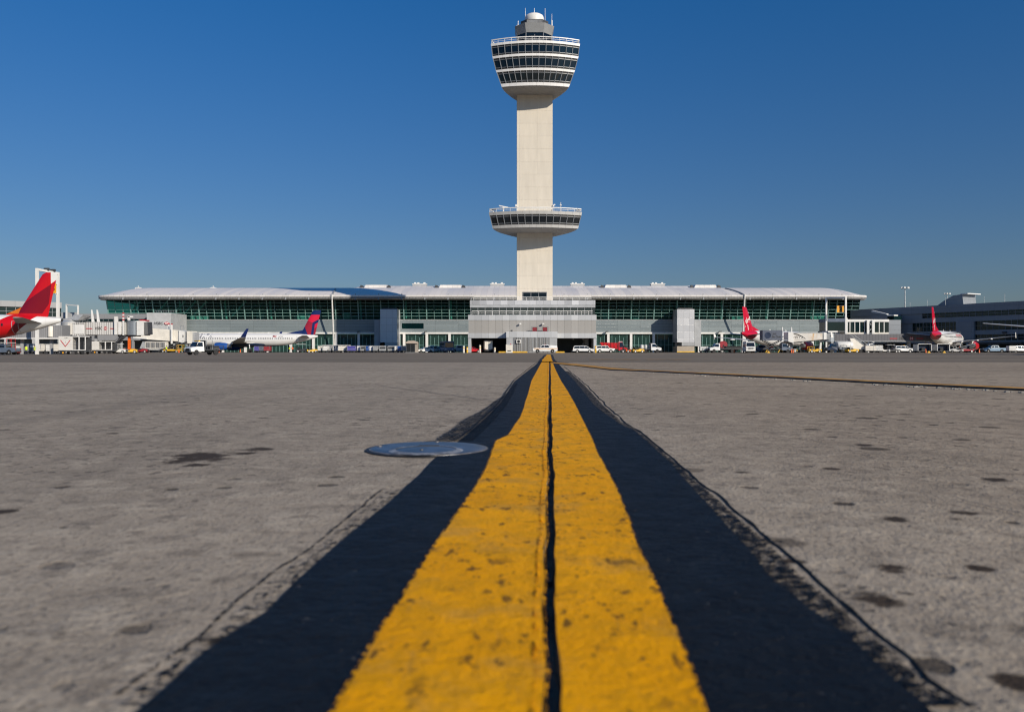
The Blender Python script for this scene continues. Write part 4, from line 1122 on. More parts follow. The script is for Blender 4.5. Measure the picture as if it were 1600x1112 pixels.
def airliner(label, loc, rz, J, liv, group, kind='narrow', scale=1.0, winglet='fence', engine_mat=None, fin_mat=None, body_mat=None, fin=None, stab_mat=None, win_skip=(), doors=True, winglet_mat=None, gear=True, belly=None):
    t = thing('passenger_jet', label, 'airliner', loc, rz, group)
    t.scale = (scale,) * 3
    L = J.L; X = lambda d: d - L / 2; n = 28
    rings = []
    ds = [q[0] for q in J.st]
    for d in ds:
        r, c = J.at(d); rings.append([(X(d), r * math.cos(2 * math.pi * i / n), c + r * math.sin(2 * math.pi * i / n)) for i in range(n)])
    fu = MB().loft(rings).build('fuselage', body_mat, t, True)
    # fin: root LE, root TE, tip LE, tip TE, dorsal start, tip height above crown
    fd = dict(rle=6.6, rte=2.0, tle=2.6, tte=.6, dors=9.2, h=5.9)
    fd.update(fin or {})
    zr = J.zc + J.R * 0.80; zt = J.zc + J.R + fd['h']
    secs = []
    for f in (0, 0.05, 0.35, 0.7, 0.96, 1.0):
        le = fd['rle'] + (fd['tle'] - fd['rle']) * f; te = fd['rte'] + (fd['tte'] - fd['rte']) * f
        if f == 1.0: le -= 0.35
        pr = [(0, 0), (.06, .5), (.28, 1), (.6, .7), (1, .05), (.6, -.7), (.28, -1), (.06, -.5)]
        th = 0.27 * (1 - 0.55 * f)
        secs.append([(X(le - q * (le - te)), w * th, zr + (zt - zr) * f) for q, w in pr])
    fb = MB().loft(secs)
    zd = J.zc + J.R
    fb.hexa([(X(fd['dors']), -.05, zd - .35), (X(fd['dors']), .05, zd - .35), (X(fd['rle'] - 1), .12, zd - .5), (X(fd['rle'] - 1), -.12, zd - .5)],
            [(X(fd['dors']), -.02, zd + .0), (X(fd['dors']), .02, zd + .0), (X(fd['rle'] - 1.2), .1, zd + 1.1), (X(fd['rle'] - 1.2), -.1, zd + 1.1)])
    fb.build('tail_fin', fin_mat, t, True)
    for sg in (-1, 1):
        zs = J.zc + 0.62
        MB().loft([wing_section((X(6.3), 0), 3.9, sg * 0.5, zs, .16), wing_section((X(3.3), 0), 1.35, sg * 6.2, zs + .62, .07)]).build('tailplane', stab_mat or M['wing'], t, True)
    k = L / 37.6
    zw = J.zc - 1.1
    wl = [((24.3 * k), 6.9, 1.3, zw, .42), ((21.7 * k), 4.0, 6.4, zw + .45, .26), ((16.4 * k), 1.55, 16.9, zw + 1.55, .1)]
    for sg in (-1, 1):
        wg = MB().loft([wing_section((X(a), 0), c, sg * y, z, th) for a, c, y, z, th in wl]).build('wing', M['wing'], t, True)
        for yy, d0 in ((4.2, 17.6), (8.0, 16.9), (11.4, 15.8)):
            zz = zw + .1 + (yy - 1.3) * 0.095
            MB().lathe([(.02, -1.7), (.17, -1), (.2, 0), (.13, 1.1), (.02, 1.7)], 8, 'x', (X(d0 * k), sg * yy, zz - .25)).build('flap_fairing', M['white'], wg, True)
        a, c, y, z, th = wl[-1]
        if winglet == 'tall':
            MB().loft([[(X(a) - .1, sg * (y - .05), z - .05), (X(a) - c, sg * (y - .05), z - .05), (X(a) - c, sg * (y + .0), z + .1), (X(a) - .1, sg * y, z + .1)],
                       [(X(a) - .7, sg * (y + .35), z + .8), (X(a) - c - .4, sg * (y + .35), z + .8), (X(a) - c - .4, sg * (y + .3), z + .85), (X(a) - .7, sg * (y + .3), z + .85)],
                       [(X(a) - 2.0, sg * (y + .65), z + 2.5), (X(a) - c - 1.1, sg * (y + .65), z + 2.5), (X(a) - c - 1.1, sg * (y + .61), z + 2.5), (X(a) - 2.0, sg * (y + .61), z + 2.5)]]).build('winglet', winglet_mat or M['white'], wg)
        elif winglet:
            MB().hexa([(X(a) - .2, sg * y - .03, z - .5), (X(a) - c, sg * y - .03, z - .5), (X(a) - c, sg * y + .03, z - .5), (X(a) - .2, sg * y + .03, z - .5)],
                      [(X(a) - 1.0, sg * y - .03, z + .9), (X(a) - c - .3, sg * y - .03, z + .9), (X(a) - c - .3, sg * y + .03, z + .9), (X(a) - 1.0, sg * y + .03, z + .9)]).build('winglet', winglet_mat or M['white'], wg)
        # engine
        ec = (X(24.0 * k), sg * 5.75, J.zc - 2.05)
        e = MB().lathe([(.78, -.2), (.86, 1.5), (.98, 2.55), (1.08, 2.6), (1.17, 2.2), (1.2, 1.0), (1.12, -.4), (.92, -1.2), (.86, -1.2), (.8, -.2)], 28, 'x', ec, False).build('engine', engine_mat or M['white'], t, True)
        MB().lathe([(.79, 0), (.8, -.6), (.62, -1.6), (.55, -2.2), (.3, -2.2)], 20, 'x', ec).build('exhaust', M['engine'], e, True)
        MB().lathe([(.9, 1.3), (.25, 1.35), (.05, 2.0)], 20, 'x', ec).build('fan', M['dark'], e, True)
        MB().lathe([(.985, 2.56), (1.03, 2.66), (1.1, 2.6), (1.05, 2.4)], 28, 'x', ec, False).build('intake_lip', M['silver'], e, True)
        MB().hexa([(ec[0] - 2.6, ec[1] - .15, ec[2] + .7), (ec[0] + 1.6, ec[1] - .15, ec[2] + .95), (ec[0] + 1.6, ec[1] + .15, ec[2] + .95), (ec[0] - 2.6, ec[1] + .15, ec[2] + .7)],
                  [(ec[0] - 3.0, ec[1] - .12, ec[2] + 1.5), (ec[0] - .2, ec[1] - .12, ec[2] + 1.6), (ec[0] - .2, ec[1] + .12, ec[2] + 1.6), (ec[0] - 3.0, ec[1] + .12, ec[2] + 1.5)]).build('pylon', M['white'], e)
        # main gear
        if gear:
            g = MB().tube((X(17.6 * k), sg * 3.8, 1.0), (X(17.9 * k), sg * 3.6, zw + .1), .14, .18).build('landing_gear', M['steel'], t)
            for o_ in (-.42, .42):
                MB().lathe([(.3, -.18), (.56, -.18), (.58, 0), (.56, .18), (.3, .18)], 16, 'y', (X(17.6 * k), sg * 3.8 + o_, .58)).build('tyre', M['black'], g, True)
    # belly fairing
    MB().loft([[(X(d * k), 1.75 * w * math.cos(a_), J.zc - 1.25 + (.95 * w) * math.sin(a_)) for a_ in [math.pi * i / 8 for i in range(17)][:16]] for d, w in ((12.5, .15), (14.5, .9), (18, 1.05), (23, 1.05), (26, .85), (28, .15))]).build('belly_fairing', belly or body_mat, t, True)
    if gear:
        g = MB().tube((X(L - 5.2), 0, .9), (X(L - 5.0), 0, J.zc - 1.6), .1, .13).build('nose_gear', M['steel'], t)
        for o_ in (-.22, .22): MB().lathe([(.2, -.1), (.38, -.1), (.38, .1), (.2, .1)], 14, 'y', (X(L - 5.2), o_, .38)).build('tyre', M['black'], g, True)
    # cabin windows, doors, cockpit windows
    for sg in (-1, 1):
        first = None; d = 7.6; i = 0
        while d < L - 6.6:
            if i not in win_skip:
                q = [J.side(d + a_, J.zc + .42 + b_, sg, .015) for a_, b_ in ((-.13, -.17), (.13, -.17), (.13, .17), (-.13, .17))]
                c_ = Vector(J.side(d, J.zc + .42, sg, .015))
                if first is None or d < 14.6:
                    o = MB().add([Vector(p) - c_ for p in q], [(0, 1, 2, 3)]).build('window', M['window'], fu); first = o if d > 14 else None
                else:
                    o = first.copy(); COL.objects.link(o)
                o.location = c_
            d += .53 if i % 9 else .8; i += 1
        if doors:
            for dd in (5.9, L - 5.4):
                mb = MB(); pts = [(-.42, -.85), (.42, -.85), (.42, .95), (-.42, .95)]
                for (a0, b0), (a1, b1) in zip(pts, pts[1:] + pts[:1]):
                    p0 = [J.side(dd + a0 + (a1 - a0) * j / 5, J.zc + b0 + (b1 - b0) * j / 5, sg, .02) for j in range(6)]
                    for u, v in zip(p0, p0[1:]): mb.bar(u, v, .07, .03)
                mb.build('door', M['white'] if belly is None else M['midgrey'], t)
        mb = MB()
        for d0, d1 in ((L - 2.45, L - 1.9), (L - 1.85, L - 1.4)):
            mb.add([J.side(d0, J.zc + .30, sg), J.side(d1, J.zc + .20, sg), J.side(d1, J.zc + .58 - (d1 - L + 2.5) * .25, sg), J.side(d0, J.zc + .80, sg)], [(0, 1, 2, 3)])
        mb.build('cockpit_window', M['window'], t)
    # small aerials
    mb = MB()
    for dd in (15, 24): mb.hexa([(X(dd), -.03, J.zc + J.R - .05), (X(dd) + .5, -.03, J.zc + J.R - .05), (X(dd) + .5, .03, J.zc + J.R - .05), (X(dd), .03, J.zc + J.R - .05)],
                               [(X(dd) - .1, -.02, J.zc + J.R + .4), (X(dd) + .2, -.02, J.zc + J.R + .4), (X(dd) + .2, .02, J.zc + J.R + .4), (X(dd) - .1, .02, J.zc + J.R + .4)])
    mb.build('aerial', M['white'], t)
    MB().lathe([(.12, -.02), (.22, 0.0), (.24, .1)], 12, 'x', (X(-.05), 0, J.zc + 1.12)).build('tail_exhaust', M['dark'], t, True)
    return t, fd, zr, zt

def on_fin(J, fd, zr, zt, sgn):
    def f(d, z):
        q = max(0, min(1, (z - zr) / (zt - zr))); le = fd['rle'] + (fd['tle'] - fd['rle']) * q; te = fd['rte'] + (fd['tte'] - fd['rte']) * q
        c = max(0, min(1, (le - d) / max(.1, le - te))); th = .27 * (1 - .55 * q)
        prof = [(0, 0), (.06, .5), (.28, 1), (.6, .7), (1, .05)]
        return (d - J.L / 2, sgn * (th * interp(prof, c) + .015), z)
    return f

WH = (0.74, 0.735, 0.72)
# red tailed jet at the left edge
J1 = Jet(); s1 = 118.0 / F
def P1(cx, cy): return ((97 - cx / 6.95) * s1 - J1.L / 2, CZ + .27 + (HY - 400 - cy / 6.95) * s1)
RED1, MAR, ORG = (0.55, 0.004, 0.010), (0.20, 0.002, 0.012), (0.62, 0.16, 0.015)
L1 = livery_mat('red and white jet paint', WH, [([P1(-700, 1250), P1(-300, 930), P1(0, 735), P1(180, 620), P1(480, 600), P1(190, 850), P1(0, 980), P1(-400, 1250), P1(-700, 1450)], RED1),
                                                ([P1(245, 690), P1(340, 735), P1(190, 850), P1(205, 770)], MAR)])  # maroon patch below the tailplane: its shadow put into the paint colour
F1 = livery_mat('red tail paint', RED1, [([P1(205, 618), P1(250, 520), P1(560, 303), P1(532, 520), P1(462, 625)], MAR), ([P1(555, 150), P1(640, 150), P1(615, 255), P1(556, 300)], WH),
                                         ([P1(60, 625), P1(170, 575), P1(243, 538), P1(205, 625)], ORG), ([P1(150, 585), P1(262, 455), P1(242, 538), P1(170, 576)], WH)])
airliner('white and red passenger jet at the left edge with a white tipped red tail', (Xp(97, 118) - J1.L / 2, 118, gz(118)), math.pi, J1, None, 'passenger jets at the gates',
         body_mat=L1, fin_mat=F1, engine_mat=M['red'], belly=M['white'], fin=dict(dors=7.9))
# white and navy jet nosed in to the cream bridge
J2 = Jet(42.1, 3.85, 1.98); s2 = 255.0 / F
def P2(cx, cy): return ((497 - 360 - cx / 8) * s2 - J2.L / 2, CZ + (HY - 430 - cy / 8) * s2)
NAV, REDB, REDD = (0.008, 0.022, 0.115), (0.66, 0.012, 0.05), (0.33, 0.015, 0.035)
F2 = livery_mat('navy tail paint', NAV, [([P2(1012, 494), P2(1140, 494), P2(1112, 545), P2(1028, 592), P2(958, 562)], REDB), ([P2(920, 612), P2(958, 562), P2(1028, 592), P2(1005, 760), P2(975, 760)], REDD),
                                         ([P2(1057, 612), P2(1112, 580), P2(1105, 640), P2(1050, 660)], REDB), ([P2(1050, 660), P2(1105, 640), P2(1085, 760), P2(1036, 760)], REDD)])
L2 = livery_mat('white jet paint with navy belly', WH, [([(-30, J2.zc - 1.62), (30, J2.zc - 1.62), (30, -1), (-30, -1)], NAV)])
t2, fd2, zr2, zt2 = airliner('white passenger jet with a navy and red tail nosed up to the cream boarding bridge', (Xp(497, 255) - J2.L / 2, 255, 0), math.pi, J2, None, 'passenger jets at the gates',
         body_mat=L2, fin_mat=F2, engine_mat=M['blue'], winglet='tall', winglet_mat=mat('navy winglet paint', NAV, .35), fin=dict(rle=5.4, rte=.9, tle=1.5, tte=-.9, dors=9.6, h=7.1), belly=M['navy'])
# airline lettering (built as mesh, laid on the skin)
for sg in (1, -1):
    text_mesh('lettering', 'D E L T A', 1.7, mat('navy lettering', (0.02, 0.03, 0.08), .5), t2, lambda u, v: J2.side(34.5 - u * sg * 1.0 if sg > 0 else 34.5 + u, J2.zc + 1.15 + v * .9, sg, .02), shear=.25, stretch=.72, bold=.06)
text_mesh('registration', 'N37002', .42, M['ink'], t2, lambda u, v: J2.side(11.0 - u, J2.zc + .95 + v, 1, .02))
fl = MB()
for k in range(5): fl.add([J2.side(13.4 - a, J2.zc + 1.35 - b, 1, .022) for a, b in ((0, k * .13), (1.1, k * .13), (1.1, k * .13 + .065), (0, k * .13 + .065))], [(0, 1, 2, 3)])
fl.build('flag_stripes', M['redink'], t2)
MB().add([J2.side(13.4 - a, J2.zc + 1.35 - b, 1, .027) for a, b in ((0, 0), (.5, 0), (.5, .33), (0, .33))], [(0, 1, 2, 3)]).build('flag_canton', M['ink'], t2)
# two white jets with red tails on the right
J3 = Jet()
RED3 = (0.50, 0.006, 0.03)
xt = lambda d: d - J3.L / 2
L3 = livery_mat('white jet paint with red tail', WH, [([(xt(-2), 9), (xt(7.3), 9), (xt(6.3), 4.9), (xt(4.6), 3.4), (xt(3), 2), (xt(-2), 2)], RED3)])
F3 = livery_mat('red fin paint', RED3, [])
for lab, px, D, rz in (('white jet with a red scripted tail half hidden by the grey catering truck', 1158, 213, rad(45)), ('white jet with a red scripted tail seen from behind with its wings spread', 1455, 214, rad(52))):
    x_, y_ = Xp(px, D), D
    t3, fd3, zr3, zt3 = airliner(lab, (x_ + J3.L / 2 * math.cos(rz), y_ + J3.L / 2 * math.sin(rz), gz(D)), rz, J3, None, 'passenger jets at the gates', body_mat=L3, fin_mat=F3, engine_mat=M['red'])
    for sg in (1, -1):
        fn = on_fin(J3, fd3, zr3, zt3, sg); ca, sa = math.cos(rad(33)), math.sin(rad(33))
        dirn = 1 if sg < 0 else -1
        text_mesh('tail_lettering', 'Virgin', 1.6, M['white'], t3, lambda u, v: fn(3.15 + dirn * (u * ca - v * sa) , J3.zc + 4.5 + u * sa + v * ca), shear=.45, stretch=.75, bold=.035)
        sl = MB()
        for (a0, b0), (a1, b1) in (((1.6, 2.6), (4.3, 4.6)), ((3.3, 1.95), (2.9, 3.4)), ((2.3, 5.0), (3.5, 6.6))):
            q = [fn(a0, J3.zc + b0), fn(a0 + .22, J3.zc + b0), fn(a1 + .22, J3.zc + b1), fn(a1, J3.zc + b1)]
            sl.add([(p[0], sg * (abs(p[1]) + .01), p[2]) for p in q], [(0, 1, 2, 3)])
        sl.build('tail_stroke', M['white'], t3)
        text_mesh('lettering', 'virgin america', 1.5, M['redink'], t3, lambda u, v: J3.side(26.5 + dirn * u, J3.zc + 1.0 + v * .9, sg, .02), shear=.2)
        cv = MB()
        for k in range(10):
            d0, d1 = 8 + k * 1.4, 8 + (k + 1) * 1.4; h = lambda d: J3.zc - 1.2 + .85 * math.sin((d - 8) / 14 * 2.4)
            cv.add([J3.side(d0, h(d0), sg, .018), J3.side(d1, h(d1), sg, .018), J3.side(d1, h(d1) + .14, sg, .018), J3.side(d0, h(d0) + .14, sg, .018)], [(0, 1, 2, 3)])
        cv.build('swoosh_line', M['grey'], t3)
# the wing that reaches into the picture on the right belongs to a bigger jet just outside it
J4 = Jet(); a4 = math.atan2(150, 112)
airliner('large white jet outside the right edge, only its pale left wing tip in view', (113.2 + 1.5 * math.cos(a4), 151.5 + 1.5 * math.sin(a4), gz(150)), a4, J4, None, 'passenger jets at the gates', body_mat=livery_mat('plain white jet paint', WH, []), fin_mat=M['white'], scale=1.4, winglet=None)

# ------------------------------------------------------------------ gate gantries
def gantry(label, p0, p1, h0, h1, w, sign, sgn_at, sw, sh, sz, lamps=True, foot=None):
    t = thing('gate_gantry', label, 'gantry', (p0[0], p0[1], 0)); o = Vector((p0[0], p0[1], 0))
    a, b = Vector((0, 0, 0)), Vector((p1[0], p1[1], 0)) - o
    MB().box(-w / 2, w / 2, -w / 2, w / 2, gz(p0[1]), h0).build('post', M['white'], t)
    MB().box(b.x - w / 2, b.x + w / 2, b.y - w / 2, b.y + w / 2, gz(p1[1]) if foot is None else foot, h1).build('post', M['white'], t)
    MB().bar(a + Vector((0, 0, h0 - w / 2)), b + Vector((0, 0, h1 - w / 2)), w * .98, w * .9).build('beam', M['white'], t)
    if lamps:
        mb = MB()
        for f in (.45, .75):
            p = a.lerp(b, f); p.z = h0 + (h1 - h0) * f; mb.cbox(p.x, p.y, p.z - .05, .9, .5, .45)
        mb.build('floodlight', M['dark'], t)
    if sign:
        c = a.lerp(b, sgn_at); c.y -= .35
        s = MB().box(c.x - sw / 2, c.x + sw / 2, c.y - .12, c.y, sz, sz + sh).build('gate_sign', M['sign_yellow'], t)
        text_mesh('gate_number', sign, sh * .95, M['ink'], s, lambda u, v: (c.x + u, c.y - .13, sz + sh / 2 + v), bold=.05)
        MB().bar((b.x, b.y, sz + sh), (c.x, c.y + .1, sz + sh), .14).bar((b.x, b.y, sz), (c.x, c.y + .1, sz), .14).build('sign_arm', M['white'], t)
    return t
gantry('white portal frame with a yellow 6 sign rising behind the red tail', (Xp(58.0, 160), 160), (Xp(90.5, 166), 166), 16.3, 16.1, .48, '6', .80, 1.35, 1.9, CZ + (HY - 458) * .1265, True, 5.5)
gantry('white portal frame with a yellow 2 sign before the glass hall on the right', (Xp(1291, 236), 236), (Xp(1321.5, 231), 231), 15.7, 15.5, .42, '2', .70, 1.95, 1.85, CZ + (HY - 488) * .1785, False)
gantry('small white portal frame on the roof of the link behind the grey bridge cab', (Xp(104, 288), 288), (Xp(122, 286), 286), CZ + (HY - 475) * .2215, CZ + (HY - 476.5) * .22, .42, None, 0, 0, 0, 0, False)

# ------------------------------------------------------------------ boarding bridges
M['corr'] = panel_mat('corrugated white bridge wall', (0.60, 0.585, 0.56), 0.52, 0, 0.5, 0, 0.10, 0.16, 0.5, stain=0.12)
M['drum'] = panel_mat('bridge drum slats', (0.30, 0.33, 0.36), 0.7, 0, 0.4, 0.4, 0.05, 0.05, 0.35, stain=0.06, pys=True)
M['cgrey'] = panel_mat('grey bridge corridor wall', (0.11, 0.11, 0.122), 0.8, 0, 0.5, 0.1, 0.05, 0.1, 0.3, stain=0.1)
M['rust'] = None
def rusty():
    m, nt, b = nt_of('rust stained cream bridge wall'); n = N(nt); v = n.coord(); x, y, z = n.sep(v)
    f = n.noise(n.scale(v, (1.2, 1, .35)), .9, 5, .65)
    base = n.mix(n.ramp(n.noise(v, .5, 4, .6), .35, .7), c4((.60, .57, .52)), c4((.70, .675, .63)))
    k = n.m('MULTIPLY', n.ramp(f, .44, .72), n.ramp(x, 0.2, 1.6))
    nt.links.new(n.mix(k, base, c4((.56, .36, .17))), b.inputs['Base Color']); b.inputs['Roughness'].default_value = .6
    return m
M['rust'] = rusty()
def bogie(t, x, y, ztop, name='drive_column', m=None, lean=0.0):
    g = MB().box(x - .25, x + .25, y - .25, y + .25, .9, ztop).cbox(x, y, .55, 1.6, 2.6, .45).build(name, m or M['midgrey'], t)
    for sx in (-1.15, 1.15):
        MB().lathe([(.25, -.2), (.5, -.2), (.5, .2), (.25, .2)], 14, 'x', (x, y + sx, .5)).build('tyre', M['black'], g, True)

def white_bridge():
    Y = 195.0; s = Y / F; cx = Xp(165, Y)
    t = thing('boarding_bridge', 'white corrugated boarding bridge with a bank advert and a grey cab beside the red tail', 'boarding bridge', (cx, Y, gz(Y)))
    x = lambda px: Xp(px, Y) - cx; z = lambda py: CZ + (HY - py) * s - gz(Y)
    MB().box(x(139), x(187), -1.6, 1.6, z(523), z(503.5)).build('tunnel', M['corr'], t)
    MB().box(x(120), x(140), -1.9, 1.9, z(524), z(504)).box(x(121), x(139), -2.0, 2.0, z(506), z(504.5)).build('inner_tunnel', M['corr'], t)
    MB().box(x(123), x(137.5), -1.97, -1.9, z(522), z(507.5)).build('end_panel', M['white'], t)
    MB().lathe([(1.95, z(524)), (1.95, z(501)), (2.1, z(501)), (2.1, z(499.5)), (.3, z(498.5))], 24, 'z', (x(110), 0, 0)).build('rotunda', M['midgrey'], t, True)
    MB().box(x(112), x(119.5), -1.9, -1.5, z(523), z(505)).build('cab_door', M['cream'], t)
    MB().hexa([(x(100), -1.8, z(499)), (x(120), -1.8, z(499)), (x(120), 1.8, z(499)), (x(100), 1.8, z(499))], [(x(113), -1.6, z(497)), (x(123), -1.6, z(497)), (x(123), 1.6, z(497)), (x(113), 1.6, z(497))]).build('hood', M['midgrey'], t)
    MB().hexa([(x(114), -1.7, z(500.5)), (x(128), -1.7, z(500.5)), (x(128), 1.7, z(500)), (x(114), 1.7, z(500))], [(x(121), -1.6, z(492)), (x(135), -1.6, z(492)), (x(137), 1.5, z(494)), (x(123), 1.5, z(494))]).build('hood_roof', M['silver'], t)
    for a in (145.5, 154): MB().hexa([(x(a) - .22, -.3, z(503)), (x(a) + .22, -.3, z(503)), (x(a) + .22, .3, z(503)), (x(a) - .22, .3, z(503))], [(x(a) - .45, -.1, z(484)), (x(a) - .2, -.1, z(484)), (x(a) - .2, .1, z(484)), (x(a) - .45, .1, z(484))]).build('mast', M['white'], t)
    for a, b in ((185.5, 190), (191.5, 195.5)): MB().box(x(a), x(b), -2.2, -1.7, z(523), z(495 if a < 190 else 503)).build('lift_column', M['white'], t)
    MB().box(x(198.2), x(199.8), -2.2, -1.8, z(524), z(489)).build('lift_post', M['white'], t)
    for k in range(3): MB().box(x(198.1), x(199.9), -2.23, -1.77, z(491 + k * 5), z(489 + k * 5) ).build('red_marker', M['redink'], t)
    MB().box(x(195.6), x(200), -1.5, 1.5, z(523), z(503.5)).build('tunnel_end', M['corr'], t)
    MB().lathe([(1.72, z(523.5)), (1.72, z(502.5)), (1.8, z(502.5)), (1.8, z(501.5))], 26, 'z', (x(211), 0, 0)).build('drum', M['drum'], t, True)
    MB().box(x(219.5), x(230), -2.0, 1.6, z(524), z(501.5)).build('cab', M['white'], t)
    MB().hexa([(x(230.2), -1.7, z(523)), (x(235), -1.3, z(522)), (x(235), 1.3, z(522)), (x(230.2), 1.5, z(523))], [(x(230.2), -1.7, z(504)), (x(234), -1.3, z(503)), (x(234), 1.3, z(503)), (x(230.2), 1.5, z(504))]).build('bellows', M['dark'], t)
    MB().cbox(x(226), 0, z(501.5), 1.4, 2, .25).build('roof_lamp', M['redink'], t)
    MB().cbox(x(205), -1, z(501), .3, .3, .9).cbox(x(207), -1, z(496), 1.1, .4, .3).cbox(x(204.5), -1, z(500), .5, .4, .8).build('camera_box', M['white'], t)
    mb = MB().bar((x(184), -1.2, z(540)), (x(200), -1.2, z(525)), .35).bar((x(183), 0.5, z(524)), (x(203), .5, z(524)), .4, .5).bar((x(186), -1.2, z(536)), (x(192), -1.2, z(524)), .2)
    mb.bar((x(203), -.8, z(524.5)), (x(222), -.8, z(524.5)), .5, .35)
    mb.build('chassis', M['dark'], t)
    bogie(t, x(203), -.3, z(524), 'drive_column', M['orange']); bogie(t, x(188), .4, z(523), 'drive_column', M['midgrey'])
    mb = MB()
    for k in range(9): mb.cbox(x(184 + k * 1.7), -1.9, z(541 - k * 1.8), .35, .9, .06)
    mb.bar((x(184), -2.35, z(536)), (x(198), -2.35, z(521.5)), .06).bar((x(184), -2.35, z(541)), (x(198), -2.35, z(526.5)), .12, .2)
    mb.build('service_stair', M['dark'], t)
    MB().box(x(108) - .3, x(108) + .3, -.3, .3, 0, z(524)).build('support_column', M['midgrey'], t)
    MB().box(x(150) - .25, x(150) + .25, -.2, .2, 0, z(523)).build('support_column', M['midgrey'], t)
    for a, b in ((140.2, 149.5), (177.3, 185.0)): MB().box(x(a), x(b), -1.64, -1.605, z(514.2), z(512.9)).build('red_stripe', M['redink'], t)
    text_mesh('sign_lettering', 'HSBC', .93, M['ink'], t, lambda u, v: (x(159.5) + u, -1.615, z(513.4) + v), stretch=.72, bold=.02)
    hexagon_logo(t, lambda u, v: (x(170.3) + u * .62, -1.615, z(513.2) + v * 1.15), .68)
white_bridge()

def cream_bridge():
    Y = 236.0; s = Y / F; cx = Xp(258, Y)
    t = thing('boarding_bridge', 'cream boarding bridge sloping down to the nose of the navy tailed jet', 'boarding bridge', (cx, Y, gz(Y)))
    x = lambda px: Xp(px, Y) - cx; z = lambda py: CZ + (HY - py) * s - gz(Y)
    def tunnel(px0, px1, t0, t1, b0, b1, w, name, m): return MB().hexa([(x(px0), -w, z(b0)), (x(px1), -w, z(b1)), (x(px1), w, z(b1)), (x(px0), w, z(b0))], [(x(px0), -w, z(t0)), (x(px1), -w, z(t1)), (x(px1), w, z(t1)), (x(px0), w, z(t0))]).build(name, m, t)
    tunnel(216, 272, 511, 515.5, 528.5, 533, 1.7, 'tunnel', M['cream'])
    tunnel(213, 234, 526, 527.5, 528.4, 530, 1.95, 'tunnel_lip', M['white'])
    tunnel(272, 283.5, 515.2, 516, 532.6, 533.4, 1.55, 'inner_tunnel', M['cream'])
    tunnel(283.5, 292, 516, 517.5, 534.5, 536, 1.9, 'cab_neck', M['white'])
    MB().box(x(289.5), x(290.8), -1.95, -1.9, z(527), z(523.5)).build('cab_window', M['vglass'], t)
    tunnel(292, 296.5, 517.5, 518, 534, 535, 1.7, 'cab_side', M['midgrey'])
    MB().box(x(296.5), x(304), -2.2, 2.0, z(536.5), z(517.5)).build('cab', M['cream'], t)
    tunnel(304, 308, 519, 519.5, 535.5, 535, 1.7, 'bellows', M['midgrey'])
    MB().box(x(295), x(305), -1.9, 1.9, z(541.5), z(536.5)).build('cab_floor', M['grey'], t)
    MB().box(x(272), x(274), -2.3, -1.8, z(537), z(507.5)).build('lift_column', M['white'], t)
    MB().box(x(264.5), x(266), -1, -.6, z(515), z(507)).build('lift_column', M['white'], t)
    MB().cbox(x(265.3), -.8, z(507), .45, .45, .25).cbox(x(273), -2.05, z(507.5), .45, .45, .25).build('red_marker', M['redink'], t)
    mb = MB().bar((x(283), -.5, z(516)), (x(283), -.5, z(509)), .1).bar((x(288), -.5, z(516)), (x(288), -.5, z(509)), .1).bar((x(283), -.5, z(509)), (x(288), -.5, z(509)), .1)
    mb.build('roof_ladder', M['steel'], t)
    MB().hexa([(x(228), -1.2, z(534)), (x(272), -1.2, z(536)), (x(272), 1.2, z(536)), (x(228), 1.2, z(534))], [(x(224), -1.2, z(530)), (x(272), -1.2, z(533.2)), (x(272), 1.2, z(533.2)), (x(224), 1.2, z(530))]).build('chassis', M['dark'], t)
    bogie(t, x(273), -.2, z(536)); MB().box(x(226) - .4, x(226) + .4, -.4, .4, 0, z(529)).build('support_column', M['midgrey'], t)
cream_bridge()

def grey_bridge():
    Y = 222.0; s = Y / F; cx = Xp(1370, Y)
    t = thing('boarding_bridge', 'long grey boarding bridge corridor with a bank advert reaching behind the second red tailed jet', 'boarding bridge', (cx, Y, gz(Y)))
    x = lambda px: Xp(px, Y) - cx; z = lambda py: CZ + (HY - py) * s
    MB().box(x(1301), x(1455), -1.6, 1.6, z(533), z(521.8)).build('corridor', M['cgrey'], t)
    MB().box(x(1301), x(1455), -1.7, 1.7, z(533.8), z(533)).build('floor_edge', M['steel'], t)
    MB().lathe([(1.9, z(534)), (1.9, z(519.5)), (2.05, z(519.5)), (2.05, z(518.5))], 22, 'z', (x(1294), 0, 0)).build('rotunda', M['drum'], t, True)
    MB().box(x(1289), x(1304), -2.1, 2.1, z(519.5), z(517.2)).build('rotunda_roof', M['white'], t)
    for px in (1296, 1354, 1420): MB().box(x(px) - .35, x(px) + .35, -.35, .35, 0, z(534)).build('support_column', M['midgrey'], t)
    mb = MB().bar((x(1321), -1.9, z(535)), (x(1341), -1.9, z(548)), .16, .3).bar((x(1321), -3.2, z(535)), (x(1341), -3.2, z(548)), .16, .3)
    for k in range(12): mb.cbox(x(1322 + k * 1.6), -2.55, z(535.5 + k * 1.04), .4, 1.2, .06)
    mb.build('service_stair', M['steel'], t)
    for a, b in ((1386, 1397.5), (1427, 1438)): MB().box(x(a), x(b), -1.64, -1.605, z(529.6), z(528.2)).build('red_stripe', M['redink'], t)
    text_mesh('sign_lettering', 'HSBC', 1.05, M['ink'], t, lambda u, v: (x(1407.5) + u, -1.615, z(528.8) + v), stretch=.85, bold=.03)
    hexagon_logo(t, lambda u, v: (x(1419.7) + u * .75, -1.615, z(528.8) + v * 1.1), .78)
grey_bridge()

